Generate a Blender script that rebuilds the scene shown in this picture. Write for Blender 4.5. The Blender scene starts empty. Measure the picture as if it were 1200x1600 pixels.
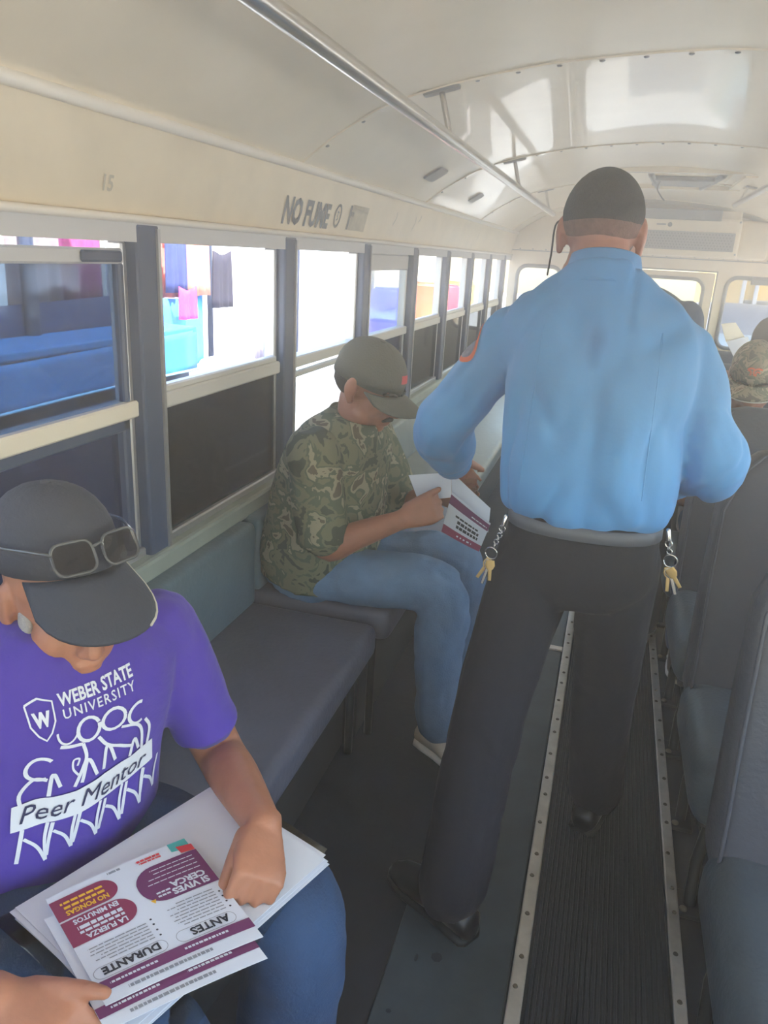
import bpy, bmesh, math, random
from mathutils import Vector, Matrix, noise
from mathutils.bvhtree import BVHTree
V = Vector
PI = math.pi
random.seed(7)
scene = bpy.context.scene
COL = scene.collection

# ------------------------------------------------------------------ camera
cam_data = bpy.data.cameras.new('camera')
cam = bpy.data.objects.new('camera', cam_data)
COL.objects.link(cam)
cam_data.sensor_fit = 'VERTICAL'
cam_data.sensor_height = 32.0
cam_data.lens = 1190.0 / 1600.0 * 32.0
cam_data.clip_start = 0.03
_dy = V((375, 385, -1190)).normalized()
_up = V((199, 3500, 1190)).normalized()
_up = (_up - _dy * _up.dot(_dy)).normalized()
_dx = _dy.cross(_up)
cam.matrix_world = Matrix((
    (_dx.x, _dx.y, _dx.z, 0.0),
    (_dy.x, _dy.y, _dy.z, 0.0),
    (_up.x, _up.y, _up.z, 1.42),
    (0, 0, 0, 1)))
scene.camera = cam

# ------------------------------------------------------------------ light
world = bpy.data.worlds.new('world')
scene.world = world
world.use_nodes = True
wn = world.node_tree
bg = wn.nodes['Background']
sky = wn.nodes.new('ShaderNodeTexSky')
sky.sky_type = 'NISHITA'
sky.sun_disc = False
sky.sun_elevation = math.radians(58)
sky.sun_rotation = math.radians(115)
sky.air_density = 1.6
sky.dust_density = 0.9
sky.ozone_density = 2.5
wn.links.new(sky.outputs[0], bg.inputs[0])
bg.inputs[1].default_value = 0.46
sun_data = bpy.data.lights.new('sun', 'SUN')
sun_data.energy = 9.0
sun_data.angle = math.radians(0.6)
sun_data.color = (1.0, 0.96, 0.89)
sun = bpy.data.objects.new('sun', sun_data)
COL.objects.link(sun)
sun.rotation_euler = V((-0.46, 0.22, -0.86)).to_track_quat('-Z', 'Y').to_euler()
vs = scene.view_settings
vs.view_transform = 'Standard'
vs.look = 'None'
vs.gamma = 1.0
vs.use_curve_mapping = False
vs.exposure = 1.3
scene.cycles.volume_bounces = 4
scene.cycles.diffuse_bounces = 8
scene.cycles.max_bounces = 14
scene.cycles.transparent_max_bounces = 16

# ------------------------------------------------------------------ materials
MATS = {}
def srgb(r, g, b):
    f = lambda c: (c / 12.92 if c <= 0.04045 else ((c + 0.055) / 1.055) ** 2.4)
    return (f(r / 255), f(g / 255), f(b / 255), 1.0)

def mat(name, col, rough=0.6, metal=0.0, bump=0.0, bscale=60.0, var=0.0, vscale=8.0,
        coat=0.0, sheen=0.0, spec=0.5, sss=0.0):
    if name in MATS:
        return MATS[name]
    m = bpy.data.materials.new(name)
    m.use_nodes = True
    nt = m.node_tree
    b = nt.nodes['Principled BSDF']
    b.inputs['Base Color'].default_value = col
    b.inputs['Roughness'].default_value = rough
    b.inputs['Metallic'].default_value = metal
    b.inputs['Specular IOR Level'].default_value = spec
    b.inputs['Coat Weight'].default_value = coat
    b.inputs['Sheen Weight'].default_value = sheen
    if sss:
        b.inputs['Subsurface Weight'].default_value = sss
        b.inputs['Subsurface Radius'].default_value = (0.01, 0.004, 0.002)
        b.inputs['Subsurface Scale'].default_value = 0.5
    tc = nt.nodes.new('ShaderNodeTexCoord')
    if var:
        n = nt.nodes.new('ShaderNodeTexNoise')
        n.inputs['Scale'].default_value = vscale
        n.inputs['Detail'].default_value = 6
        n.inputs['Roughness'].default_value = 0.6
        nt.links.new(tc.outputs['Object'], n.inputs['Vector'])
        r = nt.nodes.new('ShaderNodeValToRGB')
        c0 = [max(0, c * (1 - var)) for c in col[:3]] + [1]
        c1 = [min(1, c * (1 + var)) for c in col[:3]] + [1]
        r.color_ramp.elements[0].position = 0.32
        r.color_ramp.elements[1].position = 0.68
        r.color_ramp.elements[0].color = c0
        r.color_ramp.elements[1].color = c1
        nt.links.new(n.outputs['Fac'], r.inputs['Fac'])
        nt.links.new(r.outputs['Color'], b.inputs['Base Color'])
    if bump:
        n2 = nt.nodes.new('ShaderNodeTexNoise')
        n2.inputs['Scale'].default_value = bscale
        n2.inputs['Detail'].default_value = 5
        nt.links.new(tc.outputs['Object'], n2.inputs['Vector'])
        bp = nt.nodes.new('ShaderNodeBump')
        bp.inputs['Strength'].default_value = bump
        bp.inputs['Distance'].default_value = 0.01
        nt.links.new(n2.outputs['Fac'], bp.inputs['Height'])
        nt.links.new(bp.outputs['Normal'], b.inputs['Normal'])
    MATS[name] = m
    return m

def glass(name, tint, gloss=0.5, dust=None):
    m = bpy.data.materials.new(name)
    m.use_nodes = True
    nt = m.node_tree
    nt.nodes.remove(nt.nodes['Principled BSDF'])
    out = nt.nodes['Material Output']
    t = nt.nodes.new('ShaderNodeBsdfTransparent')
    t.inputs[0].default_value = tint
    g = nt.nodes.new('ShaderNodeBsdfGlossy')
    g.inputs['Roughness'].default_value = 0.05
    fr = nt.nodes.new('ShaderNodeFresnel')
    fr.inputs['IOR'].default_value = 1.45
    mul = nt.nodes.new('ShaderNodeMath')
    mul.operation = 'MULTIPLY'
    mul.inputs[1].default_value = gloss
    nt.links.new(fr.outputs[0], mul.inputs[0])
    mx = nt.nodes.new('ShaderNodeMixShader')
    nt.links.new(mul.outputs[0], mx.inputs[0])
    nt.links.new(t.outputs[0], mx.inputs[1])
    nt.links.new(g.outputs[0], mx.inputs[2])
    if dust:
        df = nt.nodes.new('ShaderNodeBsdfDiffuse')
        df.inputs[0].default_value = dust
        m2 = nt.nodes.new('ShaderNodeMixShader')
        m2.inputs[0].default_value = 0.5
        nt.links.new(mx.outputs[0], m2.inputs[1])
        nt.links.new(df.outputs[0], m2.inputs[2])
        mx = m2
    nt.links.new(mx.outputs[0], out.inputs['Surface'])
    MATS[name] = m
    return m

def camo_mat(name, cols, scale=14.0):
    m = bpy.data.materials.new(name)
    m.use_nodes = True
    nt = m.node_tree
    b = nt.nodes['Principled BSDF']
    b.inputs['Roughness'].default_value = 0.85
    tc = nt.nodes.new('ShaderNodeTexCoord')
    n = nt.nodes.new('ShaderNodeTexNoise')
    n.inputs['Scale'].default_value = scale
    n.inputs['Detail'].default_value = 3.0
    n.inputs['Distortion'].default_value = 0.7
    nt.links.new(tc.outputs['Object'], n.inputs['Vector'])
    r = nt.nodes.new('ShaderNodeValToRGB')
    r.color_ramp.interpolation = 'CONSTANT'
    els = r.color_ramp.elements
    pos = [0.0, 0.40, 0.49, 0.56, 0.63]
    els[0].position = 0.0
    els[0].color = cols[0]
    els[1].position = pos[1]
    els[1].color = cols[1]
    for k in range(2, len(cols)):
        e = els.new(pos[k])
        e.color = cols[k]
    nt.links.new(n.outputs['Fac'], r.inputs['Fac'])
    nt.links.new(r.outputs['Color'], b.inputs['Base Color'])
    MATS[name] = m
    return m

def shirt_mat():
    # light blue uniform cloth with a long damp sweat patch down the spine
    m = mat('uniform_blue', srgb(84, 150, 212), 0.75, bump=0.12, bscale=35, sheen=0.1)
    nt = m.node_tree
    b = nt.nodes['Principled BSDF']
    tc = nt.nodes.new('ShaderNodeTexCoord')
    mp = nt.nodes.new('ShaderNodeMapping')
    mp.inputs['Location'].default_value = (0.03, 0.0, -1.27)
    mp.inputs['Scale'].default_value = (1, 0.0, 1)
    nt.links.new(tc.outputs['Object'], mp.inputs['Vector'])
    nz = nt.nodes.new('ShaderNodeTexNoise')
    nz.inputs['Scale'].default_value = 9
    nt.links.new(tc.outputs['Object'], nz.inputs['Vector'])
    sub = nt.nodes.new('ShaderNodeVectorMath')
    sub.operation = 'MULTIPLY'
    sub.inputs[1].default_value = (26.0, 0.0, 9.0)
    nt.links.new(mp.outputs[0], sub.inputs[0])
    ln = nt.nodes.new('ShaderNodeVectorMath')
    ln.operation = 'LENGTH'
    nt.links.new(sub.outputs[0], ln.inputs[0])
    ad = nt.nodes.new('ShaderNodeMath')
    ad.operation = 'ADD'
    nt.links.new(ln.outputs['Value'], ad.inputs[0])
    nt.links.new(nz.outputs['Fac'], ad.inputs[1])
    r = nt.nodes.new('ShaderNodeValToRGB')
    r.color_ramp.elements[0].position = 0.6
    r.color_ramp.elements[0].color = srgb(64, 124, 188)
    r.color_ramp.elements[1].position = 1.0
    r.color_ramp.elements[1].color = srgb(84, 150, 212)
    nt.links.new(ad.outputs[0], r.inputs['Fac'])
    nt.links.new(r.outputs['Color'], b.inputs['Base Color'])
    return m

M_CEIL = mat('cream_gloss_paint', srgb(240, 226, 200), 0.26, bump=0.06, bscale=5, var=0.05, vscale=3, coat=0.3)
M_CREAM = mat('cream_paint', srgb(234, 218, 188), 0.42, var=0.06, vscale=6, bump=0.03, bscale=30)
M_LEDGE = mat('pale_moulding', srgb(238, 230, 216), 0.35)
M_ALU = mat('aluminium', srgb(190, 190, 192), 0.35, metal=0.7, bump=0.04)
M_ALUW = mat('white_frame_paint', srgb(214, 212, 210), 0.45)
M_POST = mat('slate_post_paint', srgb(66, 78, 106), 0.45, var=0.06)
M_BELT = mat('grey_green_rail', srgb(150, 158, 150), 0.5, var=0.08)
M_LOWPANEL = mat('lower_wall_paint', srgb(120, 124, 122), 0.6, var=0.08)
M_FLOOR = mat('dark_floor_rubber', srgb(24, 33, 46), 0.55, bump=0.12, bscale=40, var=0.22, vscale=5)
M_PLATE = mat('grey_floor_plate', srgb(54, 66, 74), 0.5, bump=0.1, bscale=25, var=0.18, vscale=7)
M_MAT = mat('ribbed_rubber', srgb(28, 36, 46), 0.55, bump=0.1, bscale=80, var=0.15)
M_STRIP = mat('worn_aluminium_strip', srgb(206, 200, 190), 0.4, metal=0.55, var=0.12, vscale=20)
M_SCREW = mat('dull_screw', srgb(120, 110, 96), 0.5, metal=0.6)
M_SEAT = mat('slate_vinyl', srgb(72, 84, 94), 0.45, bump=0.2, bscale=90, var=0.08)
M_SEATBACK = mat('taupe_vinyl', srgb(74, 76, 86), 0.5, bump=0.2, bscale=90, var=0.06)
M_BENCH = mat('mauve_grey_vinyl', srgb(90, 90, 104), 0.42, bump=0.12, bscale=70, var=0.08)
M_BENCHBACK = mat('green_grey_vinyl', srgb(96, 114, 124), 0.5, bump=0.12, bscale=70, var=0.07)
M_FARBENCH = mat('pale_green_vinyl', srgb(150, 160, 156), 0.35, bump=0.2, bscale=40, var=0.06)
M_DARKBOX = mat('bench_box_paint', srgb(46, 48, 50), 0.6, var=0.1)
M_BLACK = mat('black_steel', srgb(28, 30, 34), 0.4, metal=0.3)
M_RUBBER = mat('black_rubber', srgb(34, 36, 38), 0.6)
M_CHROME = mat('chrome', srgb(214, 214, 216), 0.18, metal=1.0)
M_RAIL = mat('brushed_steel', srgb(196, 192, 186), 0.26, metal=0.9)
M_DKGREY = mat('dark_grey_grille', srgb(104, 104, 106), 0.5)
M_VENT = mat('vent_grey', srgb(128, 126, 124), 0.5)
M_STENCIL = mat('stencil_ink', srgb(128, 128, 128), 0.7, var=0.15, vscale=40)
M_STENCIL2 = mat('faded_ink', srgb(200, 190, 168), 0.7, var=0.08, vscale=40)
M_SKIN1 = mat('skin_tan', srgb(176, 118, 92), 0.5, var=0.08, vscale=25, bump=0.08, bscale=120, sss=0.08)
M_SKIN2 = mat('skin_brown', srgb(158, 104, 82), 0.5, var=0.08, vscale=25, bump=0.08, bscale=120, sss=0.08)
M_SKIN3 = mat('skin_neck', srgb(178, 124, 104), 0.5, var=0.08, vscale=25, bump=0.06, bscale=120, sss=0.08)
M_HAIR = mat('dark_hair', srgb(44, 38, 36), 0.8, bump=0.6, bscale=260, var=0.2, vscale=60)
M_FADE = mat('cropped_fade', srgb(124, 90, 77), 0.8, bump=0.5, bscale=260, var=0.2, vscale=60)
M_GREYHAIR = mat('grey_hair', srgb(176, 172, 170), 0.8, bump=0.6, bscale=260, var=0.15, vscale=60)
M_PURPLE = mat('purple_cotton', srgb(72, 50, 158), 0.85, bump=0.15, bscale=60, sheen=0.15)
M_PRINT = mat('white_print', srgb(216, 218, 230), 0.8)
M_NAVYINK = mat('navy_print', srgb(44, 46, 84), 0.8)
M_DENIM = mat('blue_denim', srgb(46, 72, 108), 0.9, bump=0.25, bscale=220, var=0.16, vscale=9)
M_DENIM2 = mat('faded_denim', srgb(98, 126, 156), 0.9, bump=0.25, bscale=220, var=0.16, vscale=9)
M_NAVY = mat('navy_trousers', srgb(10, 15, 32), 0.85, bump=0.15, bscale=80)
M_DKSHIRT = mat('dark_blue_shirt', srgb(52, 72, 104), 0.8, bump=0.1)
M_CAP = mat('charcoal_cap', srgb(56, 60, 74), 0.85, bump=0.2, bscale=180)
M_CAPB = mat('brown_cap', srgb(88, 74, 72), 0.85, bump=0.2, bscale=180)
M_CAPG = mat('grey_green_cap', srgb(92, 92, 84), 0.85, bump=0.2, bscale=180)
M_PIPE = mat('pale_thread', srgb(200, 196, 186), 0.8)
M_PAPER = mat('white_paper', srgb(218, 222, 234), 0.75)
M_PAPER2 = mat('cream_paper', srgb(240, 234, 222), 0.75)
M_MAROON = mat('print_purple', srgb(112, 48, 98), 0.7)
M_MAROON2 = mat('print_maroon', srgb(140, 48, 84), 0.7)
M_INK = mat('print_black', srgb(40, 40, 52), 0.7)
M_INKGREY = mat('print_grey', srgb(140, 142, 152), 0.7)
M_YELLOW = mat('print_yellow', srgb(240, 186, 52), 0.7)
M_RED = mat('print_red', srgb(206, 60, 70), 0.7)
M_TEAL = mat('print_teal', srgb(72, 170, 168), 0.7)
M_GREEN = mat('print_green', srgb(80, 150, 90), 0.7)
M_ORANGE = mat('patch_orange', srgb(226, 110, 74), 0.8)
M_PATCHIN = mat('patch_grey', srgb(120, 120, 140), 0.8, var=0.3, vscale=90)
M_SHOE = mat('black_leather', srgb(20, 20, 24), 0.35)
M_SNEAK = mat('beige_canvas', srgb(196, 184, 166), 0.8, var=0.05)
M_SOLE = mat('white_rubber', srgb(226, 222, 214), 0.6)
M_SNEAKB = mat('brown_shoe', srgb(96, 76, 66), 0.6)
M_BELTL = mat('grey_belt', srgb(88, 92, 104), 0.5)
M_BRASS = mat('key_brass', srgb(190, 160, 110), 0.35, metal=0.8)
M_FRAME = mat('smoky_frame', srgb(70, 72, 78), 0.12, coat=0.5)
M_LENS = glass('smoked_lens', (0.35, 0.35, 0.4, 1), 1.0)
M_GLASS = glass('clear_glass', (0.93, 0.96, 0.97, 1), 0.6)
M_TINT = glass('blue_tinted_glass', (0.27, 0.35, 0.45, 1), 0.5)
M_TINT2 = glass('grey_tinted_glass', (0.24, 0.27, 0.33, 1), 0.5)
M_REARGLASS = glass('smoky_rear_glass', (0.55, 0.57, 0.60, 1), 0.5)
M_DARKGLASS = glass('dark_tinted_glass', (0.05, 0.065, 0.10, 1), 0.35, srgb(50, 66, 106))
M_PLASTIC = glass('clear_plastic', (0.78, 0.82, 0.82, 1), 1.0)
M_CAMO = camo_mat('camo_cloth', [srgb(66, 70, 56), srgb(112, 112, 88), srgb(84, 92, 74), srgb(150, 142, 118), srgb(92, 82, 66)], 16)
M_CAMO2 = camo_mat('camo_cap_cloth', [srgb(94, 88, 76), srgb(150, 138, 116), srgb(112, 112, 92), srgb(178, 164, 142), srgb(120, 98, 80)], 22)
M_UNIFORM = shirt_mat()
M_PLAID = mat('grey_check_shirt', srgb(150, 140, 140), 0.85, var=0.25, vscale=40)

# ------------------------------------------------------------------ helpers
def wm(o):
    b = Matrix.LocRotScale(o.location, o.rotation_euler, o.scale)
    if o.parent:
        return wm(o.parent) @ o.matrix_parent_inverse @ b
    return b

def attach(o, parent):
    o.parent = parent
    o.matrix_parent_inverse = wm(parent).inverted()

def tag(o, label=None, cat=None, group=None, kind=None):
    if label: o['label'] = label
    if cat: o['category'] = cat
    if group: o['group'] = group
    if kind: o['kind'] = kind
    return o

def empty(name, loc, label=None, cat=None, group=None, kind=None):
    o = bpy.data.objects.new(name, None)
    o.empty_display_size = 0.05
    COL.objects.link(o)
    o.location = loc
    return tag(o, label, cat, group, kind)

def link(name, bm, m, parent=None, smooth=False, base=None):
    bmesh.ops.recalc_face_normals(bm, faces=bm.faces[:])
    me = bpy.data.meshes.new(name)
    bm.to_mesh(me)
    bm.free()
    return link_mesh(name, me, m, parent, smooth, base)

def link_mesh(name, me, m, parent=None, smooth=False, base=None):
    if m is not None:
        for mm in (m if isinstance(m, (list, tuple)) else [m]):
            me.materials.append(mm)
    if smooth:
        me.polygons.foreach_set('use_smooth', [True] * len(me.polygons))
    o = bpy.data.objects.new(name, me)
    COL.objects.link(o)
    if base is not None:
        me.transform(Matrix.Translation(-V(base)))
        o.location = base
    if parent is not None:
        attach(o, parent)
    return o

def autosmooth(o, ang=40):
    me = o.data
    me.polygons.foreach_set('use_smooth', [True] * len(me.polygons))
    me.set_sharp_from_angle(angle=math.radians(ang))
    return o

def box(bm, x0, x1, y0, y1, z0, z1, mtx=None):
    vs_ = [bm.verts.new((x, y, z)) for z in (z0, z1) for y in (y0, y1) for x in (x0, x1)]
    idx = [(0, 2, 3, 1), (4, 5, 7, 6), (0, 1, 5, 4), (1, 3, 7, 5), (3, 2, 6, 7), (2, 0, 4, 6)]
    fs = [bm.faces.new([vs_[i] for i in f]) for f in idx]
    if mtx is not None:
        for v in vs_:
            v.co = mtx @ v.co
    return vs_, fs

def rbox(x0, x1, y0, y1, z0, z1, r=0.02, seg=3):
    bm = bmesh.new()
    box(bm, x0, x1, y0, y1, z0, z1)
    bmesh.ops.bevel(bm, geom=bm.edges[:], offset=r, segments=seg, affect='EDGES', profile=0.5)
    return bm

def BX(*a):
    bm = bmesh.new()
    box(bm, *a)
    return bm

def rings(bm, rs, seg=16, n=2.0, cap=True):
    """rs: list of (centre, u, v): closed superelliptic rings lofted in order."""
    loops = []
    for c, u, v in rs:
        c, u, v = V(c), V(u), V(v)
        lp = []
        for k in range(seg):
            t = 2 * PI * k / seg
            ct, st = math.cos(t), math.sin(t)
            a = math.copysign(abs(ct) ** (2 / n), ct)
            b = math.copysign(abs(st) ** (2 / n), st)
            lp.append(bm.verts.new(c + u * a + v * b))
        loops.append(lp)
    for a, b in zip(loops, loops[1:]):
        for k in range(seg):
            bm.faces.new((a[k], a[(k + 1) % seg], b[(k + 1) % seg], b[k]))
    if cap:
        bm.faces.new(loops[0][::-1])
        bm.faces.new(loops[-1])
    return loops

def frame_for(d, ref=V((0, 0, 1))):
    d = d.normalized()
    if abs(d.dot(ref)) > 0.95:
        ref = V((1, 0, 0))
    u = ref.cross(d).normalized()
    return u, d.cross(u).normalized()

def tube(bm, pts, rad, seg=10, rounded=True):
    pts = [V(p) for p in pts]
    if not isinstance(rad, (list, tuple)):
        rad = [rad] * len(pts)
    d0 = (pts[1] - pts[0]).normalized()
    u, v = frame_for(d0)
    rs = []
    prev = d0
    n = len(pts)
    if rounded:
        for k in (2, 1):
            t = k / 3 * PI / 2
            rs.append((pts[0] - d0 * rad[0] * math.sin(t), u * rad[0] * math.cos(t), v * rad[0] * math.cos(t)))
    for i, p in enumerate(pts):
        if i == 0: d = d0
        elif i == n - 1: d = (pts[i] - pts[i - 1]).normalized()
        else: d = ((pts[i] - pts[i - 1]).normalized() + (pts[i + 1] - pts[i]).normalized()).normalized()
        q = prev.rotation_difference(d)
        u = q @ u
        v = q @ v
        prev = d
        rs.append((p, u * rad[i], v * rad[i]))
    if rounded:
        for k in (1, 2):
            t = k / 3 * PI / 2
            rs.append((pts[-1] + prev * rad[-1] * math.sin(t), u * rad[-1] * math.cos(t), v * rad[-1] * math.cos(t)))
    rings(bm, rs, seg)

def TUBE(pts, rad, seg=10, rounded=True):
    bm = bmesh.new()
    tube(bm, pts, rad, seg, rounded)
    return bm

def ell(bm, c, r, rot=None, seg=14):
    c = V(c)
    rs = []
    nz = 9
    M = rot if rot is not None else Matrix.Identity(3)
    for k in range(nz):
        t = -PI / 2 + PI * (k + 0.5) / nz
        rs.append((c + M @ V((0, 0, r[2] * math.sin(t))), M @ V((r[0] * math.cos(t), 0, 0)), M @ V((0, r[1] * math.cos(t), 0))))
    rings(bm, rs, seg)

def smoothpath(pts, n=6):
    """Catmull-Rom through points (each a tuple of any length)."""
    P = [tuple(p) for p in pts]
    P = [tuple(2 * a - b for a, b in zip(P[0], P[1]))] + P + [tuple(2 * a - b for a, b in zip(P[-1], P[-2]))]
    out = []
    for i in range(1, len(P) - 2):
        for k in range(n):
            t = k / n
            out.append(tuple(0.5 * (2 * b + (c - a) * t + (2 * a - 5 * b + 4 * c - d) * t * t + (3 * b - a - 3 * c + d) * t ** 3)
                             for a, b, c, d in zip(P[i - 1], P[i], P[i + 1], P[i + 2])))
    out.append(P[-2])
    return out

def limb(bm, spec, seg=14, n=5):
    """spec: list of (x,y,z,r) joints: a smooth tapering tube."""
    sp = smoothpath(spec, n)
    tube(bm, [s[:3] for s in sp], [s[3] for s in sp], seg)

def blob(name, bm, voxel, m, parent=None, iters=4, wrinkle=None, base=None):
    """one continuous surface around overlapping closed pieces"""
    bmesh.ops.recalc_face_normals(bm, faces=bm.faces[:])
    me = bpy.data.meshes.new(name)
    bm.to_mesh(me)
    bm.free()
    t = bpy.data.objects.new('tmp', me)
    COL.objects.link(t)
    md = t.modifiers.new('r', 'REMESH')
    md.mode = 'VOXEL'
    md.voxel_size = voxel
    if iters:
        sm = t.modifiers.new('s', 'SMOOTH')
        sm.factor = 0.5
        sm.iterations = iters
    dg = bpy.context.evaluated_depsgraph_get()
    me2 = bpy.data.meshes.new_from_object(t.evaluated_get(dg))
    bpy.data.objects.remove(t)
    bpy.data.meshes.remove(me)
    me2.name = name
    if wrinkle:
        nr = [v.normal.copy() for v in me2.vertices]
        for v, nn in zip(me2.vertices, nr):
            v.co += nn * wrinkle(v.co)
    return link_mesh(name, me2, m, parent, True, base)

def folds(amp, scale, stretch=(1, 1, 1), seed=0.0):
    s = V(stretch)
    def f(co):
        p = V((co.x * s.x, co.y * s.y, co.z * s.z)) * scale + V((seed, seed * 1.7, 0))
        a = noise.noise(p)
        b = noise.noise(p * 2.3 + V((5, 3, 1)))
        return amp * (0.2 + a * 1.1 + b * 0.6 - 0.6 * math.exp(-(a / 0.16) ** 2))
    return f

def copy_tree(o, parent=None):
    c = o.copy()
    COL.objects.link(c)
    if parent is not None:
        c.parent = parent
        c.matrix_parent_inverse = o.matrix_parent_inverse.copy()
    for ch in list(o.children):
        copy_tree(ch, c)
    return c

# flat print --------------------------------------------------------------
def text2d(s, size, shear=0.0, bold=0.0, align='LEFT', sx=1.0, spacing=1.0):
    cu = bpy.data.curves.new('t', 'FONT')
    cu.body = s
    cu.size = size
    cu.shear = shear
    cu.offset = bold
    cu.align_x = align
    cu.space_character = spacing
    cu.resolution_u = 2
    cu.fill_mode = 'FRONT'
    o = bpy.data.objects.new('t', cu)
    COL.objects.link(o)
    dg = bpy.context.evaluated_depsgraph_get()
    me = bpy.data.meshes.new_from_object(o.evaluated_get(dg))
    vv = [(v.co.x * sx, v.co.y) for v in me.vertices]
    ff = [tuple(p.vertices) for p in me.polygons]
    bpy.data.objects.remove(o)
    bpy.data.curves.remove(cu)
    bpy.data.meshes.remove(me)
    return vv, ff

def stroke2d(pts, w, n=5, smooth=True):
    p = smoothpath(pts, n) if smooth and len(pts) > 2 else pts
    vv, ff = [], []
    for i, q in enumerate(p):
        a = V(p[max(0, i - 1)][:2])
        b = V(p[min(len(p) - 1, i + 1)][:2])
        d = (b - a)
        d = d.normalized() if d.length > 1e-9 else V((1, 0))
        nrm = V((-d.y, d.x)) * w / 2
        vv += [(q[0] + nrm.x, q[1] + nrm.y), (q[0] - nrm.x, q[1] - nrm.y)]
        if i:
            k = 2 * i
            ff.append((k - 2, k - 1, k + 1, k))
    return vv, ff

def poly2d(pts):
    return list(pts), [tuple(range(len(pts)))]

def place2d(shape, dx=0, dy=0, rot=0.0):
    c, s = math.cos(rot), math.sin(rot)
    return [(x * c - y * s + dx, x * s + y * c + dy) for x, y in shape[0]], shape[1]

def merge2d(shapes):
    vv, ff = [], []
    for a, b in shapes:
        k = len(vv)
        vv += a
        ff += [tuple(i + k for i in f) for f in b]
    return vv, ff

def print_mesh(name, shape, mapper, m, parent, maxlen=None, stuff=False):
    bm = bmesh.new()
    vs_ = [bm.verts.new((x, y, 0)) for x, y in shape[0]]
    for f in shape[1]:
        try:
            bm.faces.new([vs_[i] for i in f])
        except ValueError:
            pass
    if maxlen:
        bmesh.ops.triangulate(bm, faces=bm.faces[:])
        for _ in range(6):
            lg = [e for e in bm.edges if e.calc_length() > maxlen]
            if not lg: break
            bmesh.ops.subdivide_edges(bm, edges=lg, cuts=1)
            bmesh.ops.triangulate(bm, faces=[f for f in bm.faces if len(f.verts) > 3])
    for v in bm.verts:
        v.co = mapper(v.co.x, v.co.y)
    me = bpy.data.meshes.new(name)
    bm.to_mesh(me)
    bm.free()
    o = link_mesh(name, me, m, parent, False)
    if stuff:
        o['kind'] = 'stuff'
    return o

# ------------------------------------------------------------------ the bus shell
CX = 0.16
YF, YR = -1.5, 7.2
XL, XR = -0.98, 1.30
PROF = [(0, 1.925), (0.15, 1.919), (0.30, 1.908), (0.44, 1.894), (0.60, 1.866), (0.747, 1.832), (0.88, 1.785), (1.0, 1.715), (1.07, 1.665), (1.11, 1.628)]
prof = [(CX - a, z) for a, z in PROF[::-1]] + [(CX + a, z) for a, z in PROF[1:]]

def plate(name, outer, holes, thick, to3d, m, parent=None, smooth=False):
    """flat sheet with holes, outline in 2D, placed by to3d(u, v, w)"""
    cu = bpy.data.curves.new('p', 'CURVE')
    cu.dimensions = '2D'
    cu.fill_mode = 'BOTH'
    cu.extrude = thick / 2
    for lp in [outer] + holes:
        s = cu.splines.new('POLY')
        s.points.add(len(lp) - 1)
        for p, q in zip(s.points, lp):
            p.co = (q[0], q[1], 0, 1)
        s.use_cyclic_u = True
    o = bpy.data.objects.new('p', cu)
    COL.objects.link(o)
    dg = bpy.context.evaluated_depsgraph_get()
    me = bpy.data.meshes.new_from_object(o.evaluated_get(dg))
    bpy.data.objects.remove(o)
    bpy.data.curves.remove(cu)
    for v in me.vertices:
        v.co = to3d(v.co.x, v.co.y, v.co.z)
    me.name = name
    return link_mesh(name, me, m, parent, smooth)

def rrect(x0, x1, y0, y1, r, n=6):
    out = []
    for cx_, cy_, a0 in ((x1 - r, y1 - r, 0), (x0 + r, y1 - r, 90), (x0 + r, y0 + r, 180), (x1 - r, y0 + r, 270)):
        for k in range(n + 1):
            t = math.radians(a0 + 90 * k / n)
            out.append((cx_ + r * math.cos(t), cy_ + r * math.sin(t)))
    return out

# floor with plates, ribbed aisle mat and metal strips
floor = link('floor', BX(XL - 0.06, XR + 0.06, YF, YR, -0.06, 0.0), M_FLOOR)
tag(floor, 'dark rubber floor of the bus', kind='structure')
for y0, y1 in ((-1.4, 2.705), (2.735, 5.0), (5.02, 7.15)):
    link('floor_plate', rbox(-0.27, -0.02, y0, y1, -0.004, 0.006, 0.003, 2), M_PLATE, floor)
bm = bmesh.new()
NR = 26
w = 0.292 / NR
pr_ = []
for k in range(NR):
    x = 0.018 + k * w
    pr_ += [(x, 0.004), (x + w * 0.25, 0.004), (x + w * 0.35, 0.0095), (x + w * 0.9, 0.0095)]
pr_.append((0.31, 0.004))
a = [bm.verts.new((x, -1.4, z)) for x, z in pr_]
b = [bm.verts.new((x, 7.15, z)) for x, z in pr_]
for i in range(len(pr_) - 1):
    bm.faces.new((a[i], a[i + 1], b[i + 1], b[i]))
link('aisle_mat', bm, M_MAT, floor)
def strip(nm, x0, x1, label):
    t = link(nm, rbox(x0, x1, -1.4, 7.15, 0.004, 0.015, 0.003, 2), M_STRIP)
    tag(t, label, kind='structure')
    me = None
    y = 0.9
    k = 0
    while y < 4.6:
        if me is None:
            bs = bmesh.new()
            rings(bs, [(V((0, 0, 0)), V((0.006, 0, 0)), V((0, 0.006, 0))), (V((0, 0, 0.003)), V((0.0045, 0, 0)), V((0, 0.0045, 0)))], 8)
            sc = link('screw', bs, M_SCREW, t)
            me = sc.data
        else:
            sc = bpy.data.objects.new('screw', me)
            COL.objects.link(sc)
            attach(sc, t)
        sc.location = ((x0 + x1) / 2 + random.uniform(-.004, .004), y, 0.0145)
        y += 0.118 if k % 3 else 0.075
        k += 1
strip('trim_1', -0.016, 0.014, 'worn metal strip along the left edge of the ribbed aisle mat')
strip('trim_2', 0.306, 0.333, 'worn metal strip along the right edge of the ribbed aisle mat')
t = link('trim_3', rbox(-0.60, -0.018, 2.705, 2.735, 0.002, 0.012, 0.003, 2), M_STRIP)
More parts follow.
